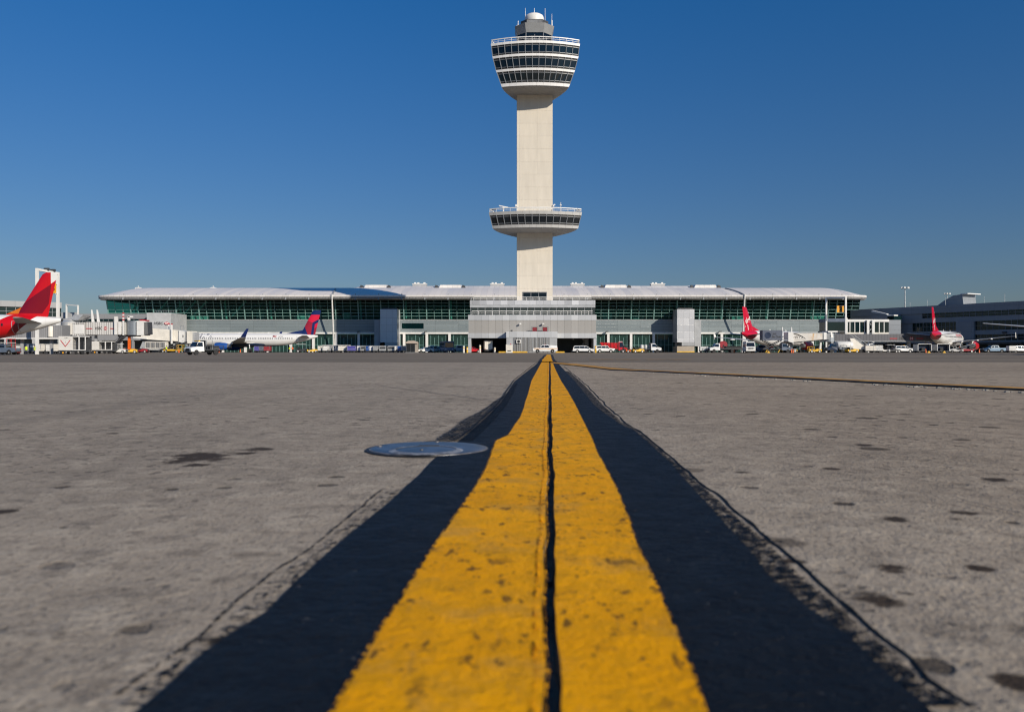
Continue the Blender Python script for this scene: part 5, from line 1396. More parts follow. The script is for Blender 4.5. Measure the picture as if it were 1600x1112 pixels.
def rust_bridge():
    Y = 206.0; s = Y / F; cx = Xp(1257, Y)
    t = thing('boarding_bridge', 'rust stained white boarding bridge tunnel with dark script above the red engine', 'boarding bridge', (cx, Y, gz(Y)))
    x = lambda px: Xp(px, Y) - cx; z = lambda py: CZ + (HY - py) * s - gz(Y)
    def tn(px0, px1, t0, t1, b0, b1, w, name, m): return MB().hexa([(x(px0), -w, z(b0)), (x(px1), -w, z(b1)), (x(px1), w, z(b1)), (x(px0), w, z(b0))], [(x(px0), -w, z(t0)), (x(px1), -w, z(t1)), (x(px1), w, z(t1)), (x(px0), w, z(t0))]).build(name, m, t)
    tn(1236, 1283, 520.5, 520.5, 534.5, 530.2, 1.5, 'tunnel', M['rust'])
    tn(1228, 1236, 519, 519, 533.5, 536, 1.8, 'cab', M['white'])
    tn(1283, 1287.5, 519.5, 519.5, 530.8, 530.2, 1.7, 'tunnel_end', M['white'])
    tn(1236, 1283, 519.6, 519.6, 520.5, 520.5, 1.6, 'roof_edge', M['steel'])
    tn(1232, 1286, 534.6, 530.3, 536.6, 531.3, 1.3, 'chassis', M['dark'])
    tn(1287.5, 1293, 521, 521, 530, 531, 1.5, 'bellows', M['grey'])
    text_mesh('sign_lettering', 'verra', 1.35, M['ink'], t, lambda u, v: (x(1242.6) + u, -1.515, z(526.3) + v), shear=.35, stretch=.9)
    sw = MB(); pr = None
    for k in range(12):
        u = k / 11; p = (x(1236.5 + 19 * u), -1.52, z(522.0 + 7.5 * u * u))
        if pr: sw.bar(pr, p, .04, .3 * (1 - abs(u - .2)) * .6 + .06)
        pr = p
    sw.box(x(1237), x(1254), -1.52, -1.505, z(530.6), z(530.3)).build('sign_swoosh', M['ink'], t)
    for px in (1222.5, 1236.8): MB().hexa([(x(px) - .12, -.2, z(519)), (x(px) + .12, -.2, z(519)), (x(px) + .12, .2, z(519)), (x(px) - .12, .2, z(519))], [(x(px) - .08, -.1, z(511)), (x(px) + .08, -.1, z(511)), (x(px) + .08, .1, z(511)), (x(px) - .08, .1, z(511))]).build('mast', M['white'], t)
    MB().hexa([(x(1279.5), -.3, 0.6), (x(1282.5), -.3, .6), (x(1282.5), .3, .6), (x(1279.5), .3, .6)], [(x(1281.5), -.3, z(531)), (x(1283.5), -.3, z(531)), (x(1283.5), .3, z(531)), (x(1281.5), .3, z(531))]).build('support_leg', M['white'], t)
    bogie(t, x(1240), 1.6, z(536))
rust_bridge()

def sky_bridge():
    Y = 242.0; s = Y / F; cx = Xp(1340, Y)
    t = thing('sky_bridge', 'glazed raised walkway with a pale flat roof on white trestles left of the dark concourse', 'walkway', (cx, Y, 0))
    x = lambda px: Xp(px, Y) - cx; z = lambda py: CZ + (HY - py) * s
    MB().box(x(1316), x(1384), -2.2, 2.2, z(503.2), z(499.3)).build('roof', M['white'], t)
    MB().box(x(1316), x(1384), -2.1, 2.1, z(523.2), z(519.5)).build('floor', M['cream'], t)
    st = (x(1384) - x(1316)) / 9
    for k in range(9):
        g = MB().box(x(1316) + st * k, x(1316) + st * (k + 1), -1.95, -1.85, z(519.5), z(503.2)).build('window', M['cglass'], t)
        MB().box(x(1316) + st * k - .1, x(1316) + st * k + .1, -2.1, -1.955, z(519.5), z(503.2)).build('mullion', M['white'], g)
    MB().box(x(1316), x(1384), 1.7, 1.8, z(519.5), z(503.2)).build('rear_glazing', M['cglass'], t)
    MB().box(x(1286), x(1315.8), -3.5, 3, z(517), z(503.5)).build('glazed_head', M['cglass'], t)
    MB().box(x(1285), x(1315.8), -3.6, 3.1, z(503.5), z(498.2)).build('head_roof', M['slate'], t)
    MB().box(x(1284), x(1316), -3.6, 3.1, z(520), z(517)).build('head_floor', M['dark'], t)
    MB().box(x(1313.5), x(1316.5), -3.7, -2.3, z(521), z(497.5)).build('corner_post', M['white'], t)
    for px in (1350, 1358):
        MB().box(x(px) - .3, x(px) + .3, -2.8, -2.3, 0, z(500.5)).build('trestle_post', M['white'], t)
    mb = MB()
    for a, b in ((520, 502), (548, 536)):
        mb.bar((x(1350), -2.55, z(a)), (x(1358), -2.55, z((a + b) / 2)), .15).bar((x(1358), -2.55, z((a + b) / 2)), (x(1350), -2.55, z(b)), .15)
    mb.build('trestle_brace', M['steel'], t)
    MB().box(x(1300) - .3, x(1300) + .3, -.3, .3, 0, z(520)).build('trestle_post', M['midgrey'], t)
    MB().box(x(1384), x(1404), -1.5, 4, z(523), z(500)).build('end_house', M['cc_wall'], t)
sky_bridge()

def fixed_walkway():
    Y = 165.0; cx = Xp(60, Y)
    t = thing('fixed_walkway', 'grey corrugated raised walkway running behind the red tail to the white bridge', 'walkway', (cx, Y, gz(Y)))
    x = lambda px: Xp(px, Y) - cx; g = -gz(Y)
    MB().box(x(-60), x(99), -.4, 2.6, 3.0 + g, 5.5 + g).build('corridor', panel_mat('walkway grey corrugation', (.30, .30, .305), .42, 0, .5, .1, .06, .1, .35, stain=.08), t)
    MB().box(x(-60), x(99), -.55, 2.75, 2.75 + g, 2.998 + g).build('floor_edge', M['white'], t)
    MB().box(x(62), x(69), -.43, -.402, 5.0 + g, 5.3 + g).build('red_stripe', M['redink'], t)
    MB().lathe([(.62, 3.2 + g), (.62, 5.3 + g)], 16, 'z', (x(80), -.1, 0)).build('corner_drum', M['cream'], t, True)
    for px in (-20, 30, 76, 92): MB().box(x(px) - .25, x(px) + .25, .8, 1.3, 0, 2.75 + g).build('support_column', M['midgrey'], t)
fixed_walkway()
# ------------------------------------------------------------------ vehicles
def wheel(parent, x, y, r, w, rim=None):
    """y is the outer face; sits on the ground"""
    sg = 1 if y > 0 else -1
    t = MB().lathe([(r * .55, -w / 2), (r * .93, -w / 2), (r, -w * .3), (r, w * .3), (r * .93, w / 2), (r * .55, w / 2)], 18, 'y', (x, y - sg * w / 2, r)).build('wheel', M['black'], parent, True)
    MB().lathe([(r * .57, -w * .42), (r * .57, w * .38), (r * .2, w * .42 if sg > 0 else w * .3)], 14, 'y', (x, y - sg * w / 2 + sg * 0.02, r)).build('rim', rim or M['rim'], t, True)
    return t

SPEC = {
 'pickup': dict(L=5.9, w=1.95, belt=1.22, roof=1.92, r=.40, wh=(1.82, -1.75), pts=[(2.95, .48), (2.97, .95), (2.85, 1.12), (1.45, 1.24), (.72, 1.88), (.4, 1.92), (-.75, 1.92), (-1.0, 1.86), (-1.1, 1.24), (-2.93, 1.24), (-2.95, .52)],
    glass=[[(1.22, 1.28), (.66, 1.80), (.26, 1.80), (.26, 1.28)], [(.16, 1.28), (.16, 1.80), (-.86, 1.78), (-.93, 1.28)]], ws=((1.38, 1.28), (.74, 1.86)), rw=((-1.0, 1.82), (-1.09, 1.30))),
 'van': dict(L=5.1, w=1.95, belt=1.08, roof=1.74, r=.34, wh=(1.55, -1.5), pts=[(2.55, .38), (2.57, .72), (2.4, .92), (1.75, 1.1), (.85, 1.68), (.5, 1.74), (-1.9, 1.74), (-2.3, 1.66), (-2.5, 1.1), (-2.55, .42)],
    glass=[[(1.45, 1.13), (.82, 1.60), (.40, 1.62), (.40, 1.12)], [(.3, 1.12), (.3, 1.62), (-.85, 1.62), (-.85, 1.12)], [(-.95, 1.12), (-.95, 1.62), (-2.15, 1.58), (-2.35, 1.12)]], ws=((1.65, 1.16), (.88, 1.66)), rw=((-2.32, 1.62), (-2.49, 1.14))),
 'suv': dict(L=4.7, w=1.9, belt=1.15, roof=1.80, r=.37, wh=(1.45, -1.4), pts=[(2.32, .46), (2.35, .92), (2.22, 1.08), (1.2, 1.18), (.62, 1.76), (.3, 1.80), (-1.9, 1.80), (-2.2, 1.72), (-2.33, 1.15), (-2.36, .48)],
    glass=[[(1.02, 1.2), (.58, 1.68), (.22, 1.69), (.22, 1.2)], [(.12, 1.2), (.12, 1.69), (-.85, 1.69), (-.85, 1.2)], [(-.95, 1.2), (-.95, 1.69), (-2.0, 1.66), (-2.15, 1.2)]], ws=((1.14, 1.22), (.66, 1.72)), rw=((-2.2, 1.68), (-2.32, 1.2))),
 'car': dict(L=4.6, w=1.8, belt=.92, roof=1.42, r=.32, wh=(1.4, -1.35), pts=[(2.28, .34), (2.3, .62), (2.1, .8), (1.1, .95), (.35, 1.38), (0, 1.42), (-.9, 1.42), (-1.65, .99), (-2.25, .95), (-2.3, .38)],
    glass=[[(.95, .98), (.33, 1.33), (0, 1.35), (0, .97)], [(-.1, .97), (-.1, 1.35), (-.85, 1.35), (-1.4, 1.0)]], ws=((1.05, .98), (.4, 1.36)), rw=((-.96, 1.40), (-1.58, 1.04))),
 'boxvan': dict(L=5.6, w=2.2, belt=1.3, roof=2.75, r=.40, wh=(1.8, -1.7), pts=[(2.75, .5), (2.8, 1.2), (2.55, 1.4), (2.2, 2.45), (1.95, 2.7), (-2.7, 2.75), (-2.8, 2.6), (-2.8, .5)],
    glass=[[(2.3, 1.5), (2.0, 2.3), (1.2, 2.3), (1.2, 1.5)], [(.6, 1.5), (.6, 2.3), (-.4, 2.3), (-.4, 1.5)], [(-.8, 1.5), (-.8, 2.3), (-1.6, 2.3), (-1.6, 1.5)]], ws=((2.5, 1.5), (2.22, 2.4)), rw=((-2.8, 2.3), (-2.8, 1.5))),
}
def side_body(S_, pts, w, belt, roof, ins=.18):
    hw = lambda z: w / 2 - (ins * (z - belt) / max(.01, roof - belt) if z > belt else .05 * max(0, (belt - z) / belt - .4))
    return hw
def road_vehicle(kind, label, cat, loc, rz, paint, group, name=None, extras=None, rim=None):
    sp = SPEC[kind]; t = thing(name or cat.replace(' ', '_'), label, cat, loc, rz, group)
    w, belt, roof, r = sp['w'], sp['belt'], sp['roof'], sp['r']
    hw = side_body(sp, sp['pts'], w, belt, roof)
    # lower line with wheel arches
    x_r, x_f = min(sp['wh']), max(sp['wh']); zl = .42 if kind != 'car' else .32
    low = []
    for cx in (x_r, x_f):
        for k in range(9):
            a = math.pi - math.pi * k / 8
            low.append((cx + (r + .09) * math.cos(a), max(zl, r + (r + .09) * math.sin(a))))
    pts = sp['pts'] + low
    MB().loft([[(x, s_ * hw(z), z) for x, z in pts] for s_ in (-1, 1)]).build('body', paint, t, bevel=.03)
    # dark inner arches close the gap behind the wheels
    MB().box(x_r - r, x_f + r, -w / 2 + .25, w / 2 - .25, .25, .9).build('underbody', M['black'], t)
    for s_ in (-1, 1):
        for g in sp['glass']:
            MB().loft([[(x, s_ * (hw(z) + .012), z) for x, z in g], [(x, s_ * (hw(z) - .02), z) for x, z in g]]).build('side_window', M['vglass'], t)
    for nm, (a, b) in (('windscreen', sp['ws']), ('rear_window', sp['rw'])):
        o = .015 if nm == 'windscreen' else -.015
        MB().add([(a[0] + o, -hw(a[1]) + .1, a[1] + .01), (a[0] + o, hw(a[1]) - .1, a[1] + .01), (b[0] + o, hw(b[1]) - .12, b[1] + .01), (b[0] + o, -hw(b[1]) + .12, b[1] + .01)], [(0, 1, 2, 3)]).build(nm, M['vglass'], t)
    for cx in (x_r, x_f):
        for s_ in (-1, 1): wheel(t, cx, s_ * (w / 2 - .02), r, .24, rim)
    xf = sp['pts'][1][0]; xb = -sp['L'] / 2
    zf = sp['pts'][1][1]
    for s_ in (-1, 1):
        MB().cbox(xf - .04, s_ * (w / 2 - .28), zf - .14, .16, .38, .2).build('headlight', M['lamp'], t)
        MB().cbox(xb + .02, s_ * (w / 2 - .16), belt - .34, .1, .16, .34).build('tail_light', M['tail'], t)
        MB().cbox(sp['glass'][0][0][0] - .05, s_ * (w / 2 + .08), belt + .02, .12, .2, .18).build('wing_mirror', M['black'], t)
    MB().box(xf - .12, xf + .1, -w / 2 + .06, w / 2 - .06, zl + .05, zl + .28).build('bumper', M['dark'] if kind in ('pickup', 'suv') else paint, t)
    MB().box(xb - .1, xb + .1, -w / 2 + .06, w / 2 - .06, zl + .05, zl + .28).build('bumper', M['dark'] if kind in ('pickup', 'suv') else paint, t)
    MB().box(xf - .02, xf + .03, -w / 2 + .5, w / 2 - .5, zf - .25, zf).build('grille', M['black'], t)
    if extras: extras(t, sp)
    return t

def light_bar(col):
    def f(t, sp): MB().box(-.15, .15, -.62, .62, sp['roof'] + .01, sp['roof'] + .14).build('light_bar', M[col], t, bevel=.03)
    return f
GV = 'service vehicles on the apron'
def at(px, D): return (Xp(px, D), D, gz(D))

def pickup_cap(t, sp):
    MB().hexa([(-2.9, -.9, 1.25), (-1.15, -.9, 1.25), (-1.15, .9, 1.25), (-2.9, .9, 1.25)], [(-2.85, -.78, 1.72), (-1.2, -.78, 1.86), (-1.2, .78, 1.86), (-2.85, .78, 1.72)]).build('bed_cap', M['truck_white'], t, bevel=.03)
    for s_ in (-1, 1): MB().box(-2.9, 2.6, s_ * .985 - .012, s_ * .985 + .012, .96, 1.08).build('side_stripe', M['amber'], t)
    light_bar('tail')(t, sp)
road_vehicle('pickup', 'white crew cab pickup with an orange side stripe parked before the podium entrance', 'pickup truck', at(851.5, 199), math.pi, M['truck_white'], GV, extras=pickup_cap)
road_vehicle('van', 'white minivan in front of the right opening of the podium', 'minivan', at(911, 207), 0, M['truck_white'], GV)
road_vehicle('suv', 'white crew cab utility with dark windows left of the red dump truck', 'utility truck', at(945, 214), 0, M['truck_white'], GV, extras=light_bar('amber'))
road_vehicle('car', 'white car with a red tail next to the round roofed guard booth', 'car', at(664, 222), rad(205), M['truck_white'], GV)
road_vehicle('suv', 'small white car between the guard booth and the blue bus', 'car', at(677, 230), rad(75), M['truck_white'], GV)
road_vehicle('van', 'white van half hidden behind the blue bus', 'van', at(688, 233), rad(10), M['truck_white'], GV)
road_vehicle('pickup', 'white pickup right of the dark blue bus', 'pickup truck', at(719, 222), rad(12), M['truck_white'], GV)
road_vehicle('car', 'red car parked in the left podium opening', 'car', at(739, 211.5), 0, M['red'], GV)
road_vehicle('pickup', 'dark slate pickup behind the boxy white van', 'pickup truck', at(1190, 208), 0, M['slate'], GV)
road_vehicle('boxvan', 'boxy white step van left of the dark slate pickup', 'step van', at(1170, 196), rad(-97), M['white'], GV)
road_vehicle('suv', 'white pickup with a cap under the grey bridge', 'utility truck', at(1411, 216), 0, M['truck_white'], GV, extras=light_bar('amber'))
road_vehicle('pickup', 'pale blue pickup under the dark concourse canopy', 'pickup truck', at(1552, 222), math.pi, mat('pale blue paint', (.25, .36, .48), .35, 0, .1, 1), GV)
road_vehicle('suv', 'silver vehicle at the far right edge under the concourse', 'utility truck', at(1592, 215), 0, M['silver'], GV)
road_vehicle('pickup', 'dark blue pickup at the left edge below the red tail', 'pickup truck', at(4, 157), math.pi, M['slate'], GV)

def chassis_truck(label, px, D, rz, cab_paint, load, L=7.2, name='truck', cat='truck', cab_h=2.3, group=GV, bar=None, r=.46):
    t = thing(name, label, cat, at(px, D), rz, group); w = 2.2
    xf = L / 2; pts = [(xf, .55), (xf + .02, 1.15), (xf - .25, 1.3), (xf - .95, 1.42), (xf - 1.45, cab_h - .05), (xf - 1.7, cab_h), (xf - 2.45, cab_h), (xf - 2.5, .6)]
    hw = lambda z: w / 2 - (.16 * (z - 1.35) / (cab_h - 1.35) if z > 1.35 else 0)
    MB().loft([[(x, s_ * hw(z), z) for x, z in pts] for s_ in (-1, 1)]).build('cab', cab_paint, t, bevel=.04)
    g = [(xf - 1.0, 1.46), (xf - 1.42, cab_h - .18), (xf - 2.2, cab_h - .16), (xf - 2.2, 1.46)]
    for s_ in (-1, 1):
        MB().loft([[(x, s_ * (hw(z) + .012), z) for x, z in g], [(x, s_ * (hw(z) - .03), z) for x, z in g]]).build('side_window', M['vglass'], t)
        MB().cbox(xf + .0, s_ * (w / 2 - .3), .95, .14, .42, .2).build('headlight', M['lamp'], t)
        MB().cbox(xf - .9, s_ * (w / 2 + .15), 1.5, .12, .22, .36).build('wing_mirror', M['black'], t)
    MB().add([(xf - .96, -hw(1.46) + .1, 1.46), (xf - .96, hw(1.46) - .1, 1.46), (xf - 1.4, hw(cab_h - .12) - .12, cab_h - .12), (xf - 1.4, -hw(cab_h - .12) + .12, cab_h - .12)], [(0, 1, 2, 3)]).build('windscreen', M['vglass'], t)
    MB().box(xf + .005, xf + .05, -.62, .62, .72, 1.12).build('grille', M['black'], t)
    MB().box(xf - .05, xf + .22, -w / 2, w / 2, .42, .68).build('bumper', M['dark'], t)
    MB().box(-L / 2, xf - .3, -.5, .5, .5, .78).build('chassis', M['dark'], t)
    for x in (xf - 1.0, -L / 2 + 1.5):
        for s_ in (-1, 1): wheel(t, x, s_ * w / 2, r, .3)
    if bar: MB().box(xf - 1.95, xf - 1.65, -.7, .7, cab_h + .01, cab_h + .17).build('light_bar', M[bar], t, bevel=.03)
    load(t, L, xf)
    return t

def flat_load(t, L, xf):
    MB().box(-L / 2, xf - 2.6, -1.1, 1.1, .8, .95).build('flat_bed', M['dark'], t)
    mb = MB().box(xf - 2.75, xf - 2.62, -1.05, 1.05, .95, 2.5)
    mb.build('headboard', M['dark'], t)
    mb = MB()
    for s_ in (-1, 1):
        for x in (-L / 2 + .05, 0): mb.bar((x, s_ * 1.05, .95), (x, s_ * 1.05, 1.55), .07)
        mb.bar((-L / 2, s_ * 1.05, 1.55), (xf - 2.7, s_ * 1.05, 1.55), .07)
    mb.build('bed_rail', M['dark'], t)
def front_truck(t, L, xf):
    flat_load(t, L, xf)
    MB().bar((xf - 2.7, -.9, 2.5), (-1.0, -.9, 2.55), .07).bar((xf - 2.7, .9, 2.5), (-1.0, .9, 2.55), .07).bar((-1.0, -.9, .95), (-1.0, -.9, 2.55), .07).bar((-1.0, .9, .95), (-1.0, .9, 2.55), .07).build('rack', M['steel'], t)
    MB().box(-2.4, -.6, -.8, .8, .96, 1.5).build('tool_box', M['dark'], t)
chassis_truck('white flatbed truck with a yellow light bar driving towards us near the navy jet', 319, 143, rad(232), M['truck_white'], front_truck, L=6.2, bar='yellow', name='flatbed_truck', cat='flatbed truck')
def tank_load(t, L, xf):
    flat_load(t, L, xf)
    for k in range(3): MB().lathe([(.1, .96), (.42, 1.0), (.42, 1.9), (.1, 2.0)], 12, 'z', (-L / 2 + .8 + k * 1.0, 0, 0)).build('drum', M['white'], t, True)
chassis_truck('white cab truck with white drums on a black flatbed left of the pale stair block', 1015, 205, 0, M['truck_white'], tank_load, L=5.4, name='flatbed_truck', cat='flatbed truck')
def dump_load(t, L, xf):
    MB().hexa([(-L / 2, -1.1, 1.2), (xf - 2.7, -1.1, 1.0), (xf - 2.7, 1.1, 1.0), (-L / 2, 1.1, 1.2)], [(-L / 2 - .9, -1.25, 2.75), (xf - 2.65, -1.25, 2.6), (xf - 2.65, 1.25, 2.6), (-L / 2 - .9, 1.25, 2.75)]).build('dump_box', M['red'], t)
    mb = MB()
    for k in range(5):
        x = -L / 2 + .3 + k * .9; mb.bar((x, -1.2, 1.3), (x - .1, -1.28, 2.7), .12)
    mb.build('box_ribs', M['red_dull'], t)
    MB().box(xf - 2.4, xf - 1.4, -.95, .95, 2.9, 3.02).build('roof_visor', M['white'], t)
chassis_truck('red dump truck with a white topped cab right of the white utility', 961, 226, 0, M['red'], dump_load, L=6.6, cab_h=2.9, r=.55, name='dump_truck', cat='dump truck')
def low_load(t, L, xf):
    MB().box(-L / 2 - 1, xf - 2.6, -1.15, 1.15, .8, 1.15).build('flat_bed', M['dark'], t)
    MB().box(-L / 2 - .6, xf - 4.0, -.9, .9, 1.16, 1.6).build('canvas_load', M['black'], t)
chassis_truck('black flatbed truck with a white cab before the terminal columns, right of the stair block', 1130, 204, math.pi, M['truck_white'], low_load, L=7.0, name='flatbed_truck', cat='flatbed truck')
def catering(t, L, xf):
    MB().box(-L / 2 - .2, xf - 2.4, -1.25, 1.25, 3.05, 5.45).build('raised_box', panel_mat('catering box panels', (.085, .10, .14), 1.2, 0, .45, 0, .04, .04, .25, stain=.06), t)
    mb = MB()
    for y in (-1.0, 1.0): mb.bar((-L / 2 + .3, y, .8), (1.0, y, 3.0), .14, .2).bar((-L / 2 + .3, y, 3.0), (1.0, y, .8), .14, .2)
    mb.build('scissor_lift', M['dark'], t)
    MB().box(-L / 2, xf - 2.5, -1.1, 1.1, .78, .95).build('lift_base', M['dark'], t)
    MB().lathe([(.78, 0), (.78, .03)], 24, 'y', (-2.45, -1.285, 4.25)).build('round_emblem', M['navy'], t)
    text_mesh('lettering', 'LSG', .62, M['ink'], t, lambda u, v: (-1.5 + u, -1.262, 4.55 + v), align='LEFT', bold=.02)
    text_mesh('lettering', 'Sky Chefs', .66, M['ink'], t, lambda u, v: (-1.5 + u, -1.262, 3.85 + v), align='LEFT', stretch=.85, bold=.02)
    MB().box(xf - 2.4, xf - .7, -1.1, 1.1, 3.0, 3.12).build('platform', M['steel'], t)
    for x in (-2.6, .4):
        MB().bar((x, -1.2, .7), (x - .5, -1.5, .05), .14).build('outrigger', M['yellow'], t)
chassis_truck('grey catering truck with its box raised on a scissor lift', 1213, 203, 0, M['slate'], catering, L=7.0, name='catering_truck', cat='catering truck')
def tanker(t, L, xf):
    MB().lathe([(.3, -L / 2 - .1), (.85, -L / 2), (.98, -L / 2 + .3), (.98, xf - 2.9), (.8, xf - 2.65), (.3, xf - 2.6)], 24, 'x', (0, 0, 1.85)).build('tank', M['white'], t, True)
    MB().box(-L / 2 + .4, xf - 3, -1.0, 1.0, .8, 1.2).build('pump_deck', M['steel'], t)
    mb = MB()
    for s_ in (-1, 1): mb.bar((-L / 2 + .3, s_ * .5, 2.75), (xf - 3, s_ * .5, 2.75), .06)
    mb.build('tank_rail', M['steel'], t)
    text_mesh('lettering', 'avfuel', .75, M['violet'], t, lambda u, v: (-.7 - u if False else -.7 + u, -.99, 1.95 + v), shear=.2)
chassis_truck('white cylindrical tank truck with a dark blue cab below the grey bridge', 1311, 206, math.pi, M['navy'], tanker, L=6.4, name='tank_truck', cat='tank truck')
def stair_load(t, L, xf):
    MB().hexa([(-L / 2 - .4, -.9, .9), (xf - 2.6, -.9, .9), (xf - 2.6, .9, .9), (-L / 2 - .4, .9, .9)], [(-L / 2 - 1.2, -.9, 3.6), (-L / 2 - .2, -.9, 3.6), (-L / 2 - .2, .9, 3.6), (-L / 2 - 1.2, .9, 3.6)]).build('stair_flight', M['cream'], t)
    mb = MB()
    for k in range(10):
        f = k / 9; mb.cbox(xf - 2.7 + (-L / 2 - .2 - xf + 2.7) * f, 0, 1.0 + 2.6 * f, .35, 1.9, .06)
    for s_ in (-1, 1): mb.bar((xf - 2.7, s_ * .95, 1.9), (-L / 2 - .3, s_ * .95, 4.5), .07)
    mb.build('stair_treads', M['steel'], t)
chassis_truck('white passenger stair truck with its flight raised to the left, under the grey bridge', 1352, 209, 0, M['white'], stair_load, L=6.0, name='stair_truck', cat='stair truck')

def bus():
    D = 220; t = thing('shuttle_bus', 'dark blue bus seen end on between the white cars and the podium', 'bus', at(698, D), rad(-75), GV)
    MB().box(-3.6, 3.6, -1.25, 1.25, .4, 1.35).build('body', M['blue'] if False else mat('steel blue paint', (.08, .15, .27), .35, 0, .1, 1), t, bevel=.06)
    MB().box(-3.55, 3.55, -1.2, 1.2, 1.35, 2.55).build('window_band', M['vglass'], t)
    MB().box(-3.6, 3.6, -1.25, 1.25, 2.55, 3.0).build('roof', M['slate'], t, bevel=.06)
    for y in (-1.22, 1.22):
        for x in (-3.5, -1.8, 0, 1.8, 3.5): MB().box(x - .06, x + .06, y - .03, y + .03, 1.36, 2.54).build('pillar', M['slate'], t)
    for x in (-3.52, 3.52): 
        for y in (-1.15, 1.15): MB().box(x - .07, x + .07, y - .08, y + .08, 1.36, 2.54).build('pillar', M['slate'], t)
    for x in (2.3, -2.2):
        for s_ in (-1, 1): wheel(t, x, s_ * 1.27, .45, .3)
    for s_ in (-1, 1): MB().cbox(3.6, s_ * .9, .75, .08, .35, .2).build('headlight', M['lamp'], t)
    MB().box(3.58, 3.72, -1.2, 1.2, .35, .6).build('bumper', M['dark'], t)
bus()

def box_truck():
    D = 212; t = thing('box_truck', 'white box truck parked in the left podium opening with its rear doors towards us', 'box truck', at(762, D), rad(97), GV)
    MB().box(-2.6, 2.0, -1.0, 1.0, .8, 3.05).build('cargo_box', M['cream'], t, bevel=.03)
    MB().box(-2.63, -2.605, -.03, .03, .85, 3.0).build('door_seam', M['midgrey'], t)
    text_mesh('lettering', 'EMS', .42, M['ink'], t, lambda u, v: (-2.62, -u - .25 if False else -.35 - u, 2.7 + v))
    MB().box(2.05, 3.5, -.95, .95, .5, 2.1).build('cab', M['white'], t, bevel=.08)
    MB().box(-2.6, 3.3, -.5, .5, .45, .79).build('chassis', M['dark'], t)
    MB().box(-2.72, -2.5, -1.0, 1.0, .5, .72).build('bumper', M['dark'], t)
    for x in (2.7, -1.6):
        for s_ in (-1, 1): wheel(t, x, s_ * 1.0, .42, .28)
    for s_ in (-1, 1): MB().cbox(-2.62, s_ * .85, .82, .06, .14, .2).build('tail_light', M['tail'], t)
box_truck()

GT = 'baggage tugs and loaders'
def tug(label, px, D, rz, paint, canopy=False, sc=1.0):
    t = thing('baggage_tug', label, 'tug', at(px, D), rz, GT); t.scale = (sc,) * 3
    MB().loft([[(x, y, z) for x, z in ((1.5, .3), (1.5, .85), (.3, 1.0), (-.2, .7), (-1.1, .72), (-1.45, .9), (-1.5, .3))] for y in (-.7, .7)]).build('body', paint, t, bevel=.04)
    MB().box(-.75, -.25, -.6, .6, .73, .9).box(-.95, -.8, -.6, .6, .73, 1.35).build('seat', M['black'], t)
    MB().tube((.25, .25, .95), (-.05, .25, 1.3), .03).lathe([(.2, 1.29), (.22, 1.31), (.2, 1.33)], 12, 'z', (-.05, .25, 0)).build('steering_wheel', M['black'], t)
    MB().box(1.49, 1.54, -.5, .5, .4, .8).build('grille', M['black'], t)
    for x in (.95, -.95):
        for s_ in (-1, 1): wheel(t, x, s_ * .75, .34, .22, M['rim'])
    if canopy:
        for x in (-1.2, .4):
            for y in (-.62, .62): MB().bar((x, y, .8), (x, y, 2.0), .06).build('canopy_post', M['dark'], t)
        MB().box(-1.35, .6, -.7, .7, 2.0, 2.08).build('canopy', M['white'], t)
    return t
tug('orange red tug with a black seat right of the red dump truck', 987, 205, 0, M['orange'])
tug('yellow tug between the orange tug and the white cab truck', 996, 202, rad(20), M['yellow'])
tug('dark red tug hitched in front of the black flatbed bed', 1003, 208, rad(-20), M['red_dull'])
tug('black tug left of the orange red tug', 979, 209, 0, M['dark'])
tug('white canopied tug beside the second mesh container', 187, 178, 0, M['white'], True)
tug('black and white tug under the tail of the navy tailed jet', 473, 232, 0, M['dark'], True, 1.15)
tug('yellow tug under the tail of the navy tailed jet', 487, 230, rad(30), M['yellow'])
tug('white tug with a yellow hitch right of the red engine', 1273, 203, 0, M['yellow'], False)
tug('white tug amid the gear below the right hand jet', 1494, 204, rad(160), M['white'], True)
tug('yellow tug right of the tank truck', 1331, 203, rad(10), M['yellow'])
tug('dark canopied tug left of the white capped pickup', 1393, 213, 0, M['dark'], True)
tug('white tug by the grey trestle, loaded with bags', 1380, 210, rad(170), M['white'])
tug('red canopied tug below the red tail at the left edge', 16, 160, 0, M['red'], True, 1.1)
tug('yellow tug near the orange bridge column', 204, 186, rad(15), M['yellow'])
tug('small red tug at the foot of the cream bridge', 222, 200, 0, M['red_dull'])

def belt_loader(label, px, D, rz, l=7.5, rise=2.6, paint='yellow'):
    t = thing('belt_loader', label, 'belt loader', at(px, D), rz, GT)
    MB().box(-2.2, 2.0, -.9, .9, .45, .9).build('body', M[paint], t, bevel=.04)
    MB().hexa([(-l / 2, -.45, .35), (l / 2, -.45, rise), (l / 2, .45, rise), (-l / 2, .45, .35)], [(-l / 2, -.45, .75), (l / 2, -.45, rise + .4), (l / 2, .45, rise + .4), (-l / 2, .45, .75)]).build('belt_boom', M['dark'], t)
    MB().bar((-l / 2, -.5, 1.1), (l / 2, -.5, rise + .8), .06).bar((-l / 2 + .3, -.5, .6), (-l / 2 + .3, -.5, 1.15), .05).bar((l / 2 - .3, -.5, rise), (l / 2 - .3, -.5, rise + .8), .05).build('hand_rail', M['steel'], t)
    MB().box(.6, 1.7, -1.0, -.55, .9, 1.6).build('driver_seat', M['black'], t)
    MB().bar((0.4, .0, .9), (1.4, 0, 1.6), .2).build('lift_ram', M['steel'], t)
    for x in (1.3, -1.5):
        for s_ in (-1, 1): wheel(t, x, s_ * .95, .38, .24)
belt_loader('belt loader with a long dark belt rising to the right under the cream bridge', 270, 226, 0)
